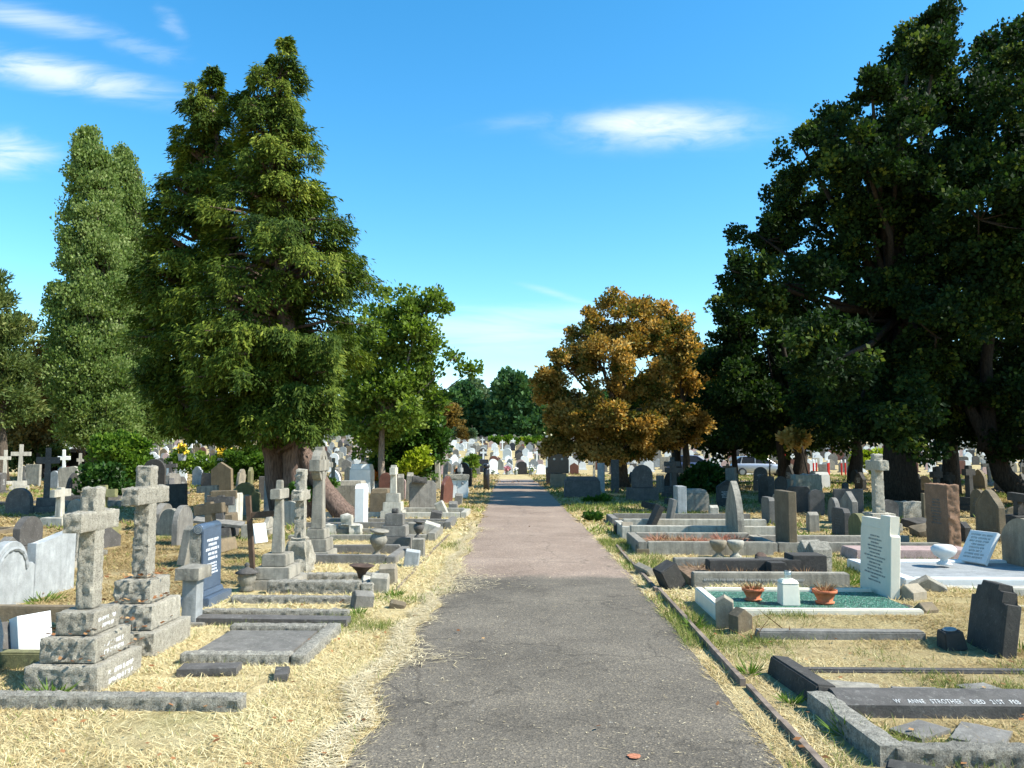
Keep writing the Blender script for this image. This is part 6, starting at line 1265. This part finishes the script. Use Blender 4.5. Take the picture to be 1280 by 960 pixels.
# straw swept on to the left edge of the path, flecks on the tarmac
n = 16000; y = 3.7 + (18 - 3.7) * rg.random(n) ** 1.4; e = np.array([edgeL(v) for v in y]); k = vnoise(y * 0 + 3, y, 1.6, 31); k2 = vnoise(y * 0 + 7, y, 4.5, 32); x = e - .14 + rg.exponential(.10, n) * (.15 + 2.4 * k ** 2 * (.4 + k2))
th = rg.uniform(0, 6.28, n); ax = np.stack([np.cos(th), np.sin(th), rg.uniform(0, .12, n)], 1) * rg.uniform(.05, .15, n)[:, None]; sd = unit(np.cross(ax, np.tile([0, 0, 1.], (n, 1)))) * .0032
tag(mk('straw', quads_mesh('straw', np.stack([x, y, np.full(n, .014) + rg.random(n) * .02], 1), ax, sd, rg.random(n), M['straw'])), 'loose pale straw swept over the left edge of the path', 'straw', kind='stuff')
n = 3600; y = 3.8 + 16 * rg.random(n) ** 1.6; x = PL + (PR - PL) * rg.random(n) ** 1.25; okf = rg.random(n) < np.clip(vnoise(x, y, 1.3, 41) * 1.7 - .35, .08, 1); x, y = x[okf], y[okf]; n = len(x); x = x + np.array([bend(v) for v in y]); th = rg.uniform(0, 6.28, n); ax = np.stack([np.cos(th), np.sin(th), np.zeros(n)], 1) * (rg.exponential(.012, n) + .006)[:, None]; sd = unit(np.cross(ax, np.tile([0, 0, 1.], (n, 1)))) * (rg.uniform(.001, .004, n))[:, None]
tag(mk('path_flecks', quads_mesh('path_flecks', np.stack([x, y, np.full(n, .022)], 1), ax, sd, rg.random(n), M['straw'])), 'scattered straw flecks and crumbs on the tarmac path', 'litter', kind='stuff')
# fallen leaves on steps and verge
P1 = G(121, 868); P2 = G(192, 822); pts = []
for (P_, w_, zs) in ((P1, .5, (.205, .37)), (P2, .54, (.215, .41, .59))):
    for zz in zs:
        for _ in range(60): pts.append((P_.x - w_ / 2 + rg.uniform(-.26, .25) * (1 - zz * .3), P_.y + .3 + rg.uniform(-.32, .32) * (1 - zz * .3), zz))
for _ in range(500): yy_ = 4 + 14 * rg.random() ** 1.3; pts.append((rg.uniform(-.62, .62) * yy_, yy_, .03))
for _ in range(500): pts.append((rg.normal(.1, 1.6), rg.uniform(38, 46), .0 - .14))
pts = np.array([p for p in pts]); n = len(pts); th = rg.uniform(0, 6.28, n); far = np.where(pts[:, 1] > 30, 2.6, 1.0); ax = np.stack([np.cos(th), np.sin(th), rg.uniform(-.1, .4, n)], 1) * (rg.uniform(.03, .06, n) * far)[:, None]; sd = unit(np.cross(ax, np.tile([0, 0, 1.], (n, 1)) + rg.normal(0, .3, (n, 3)))) * (.014 * far)[:, None]
ok = ~((pts[:, 0] > PL) & (pts[:, 0] < PR) & (pts[:, 1] < 16) & (rg.random(n) < .93))
tag(mk('fallen_leaves', quads_mesh('fallen_leaves', pts[ok] + [0, 0, .01], ax[ok], sd[ok], rg.random(ok.sum()), M['litter'])), 'brown fallen leaves on the cross steps, grass and path end', 'leaves', kind='stuff')
# green weeds and tall stalks
def weed(label, px, py, r, h, n, seed, mat='weed'):
    P_ = G(px, py); o = dryclump(n, r, h, seed, M[mat], 'weed_tuft'); o.location = (P_.x, P_.y, 0); tag(o, label, 'weed')
weed('vivid green weed tuft against the broken joint of the timber edging', 936, 843, .10, .14, 60, 1)
weed('green grass tuft beside the tipped dark foot kerb', 1060, 920, .12, .18, 50, 2)
weed('green weed by the dark tilted foot kerb corner', 990, 880, .10, .10, 50, 3)
weed('green weeds along the foot of the large grey kerb set, left clump', 898, 737, .12, .10, 60, 4)
weed('green weeds along the foot of the large grey kerb set, right clump', 985, 737, .12, .12, 60, 5)
weed('green grass clump behind the second terracotta bowl', 1058, 732, .3, .2, 120, 6)
weed('green grass between the two gabled posts by the stepped white headstone', 1150, 780, .1, .22, 40, 7)
weed('green grass at the foot of the chunky kerb end block', 448, 768, .14, .09, 70, 8)
weed('green tuft on the left verge beside the pair of pointed posts', 492, 745, .15, .12, 70, 9)
weed('white flowering weed at the foot of the white marble kerb', 868, 785, .12, .16, 60, 10)
weed('green weeds in front of the short granite cross steps', 62, 872, .2, .16, 70, 11)
weed('mossy green weeds at the foot of the wide double headstone', 52, 752, .4, .12, 120, 12)
weed('green weeds beside the leaning dark headstone at right', 1277, 815, .2, .16, 80, 13)
weed('dry stalks in front of the grey gabled post at right', 940, 800, .06, .3, 8, 14, 'dryplant')
weed('tall dry stalks on the straw before the white marble kerb', 990, 795, .08, .42, 10, 15, 'dryplant')
P_ = G(793, 951); bm = bmesh.new(); vs = [bm.verts.new((.035 * math.cos(a) * (1 + .5 * mnoise.noise(Vector((math.cos(a) * 2, math.sin(a) * 2, 1)))), .035 * math.sin(a), 0)) for a in [2 * math.pi * i / 18 for i in range(18)]]; bm.faces.new(vs)
tag(mk('paint_spot', bm, M['paint'], None, (P_.x, P_.y, .0245)), 'small faded orange paint spot on the tarmac near the viewer', 'paint mark')

for o in COL.objects:
    if o.get('category') and not o.get('kind'): o['kind'] = 'thing'
# look-alikes: say which one, counted from the left as seen from the path
ORD = ['first', 'second', 'third', 'fourth', 'fifth', 'sixth', 'seventh', 'eighth', 'ninth', 'tenth', 'eleventh', 'twelfth']
for lb, os_ in GRP.items():
    if len(os_) < 2: continue
    os_.sort(key=lambda o: o.location.x / o.location.y)
    for i, o in enumerate(os_): o['label'] = lb + (', ' + ('left', 'right')[i] + ' one of two' if len(os_) == 2 else f', {ORD[i]} from the left')
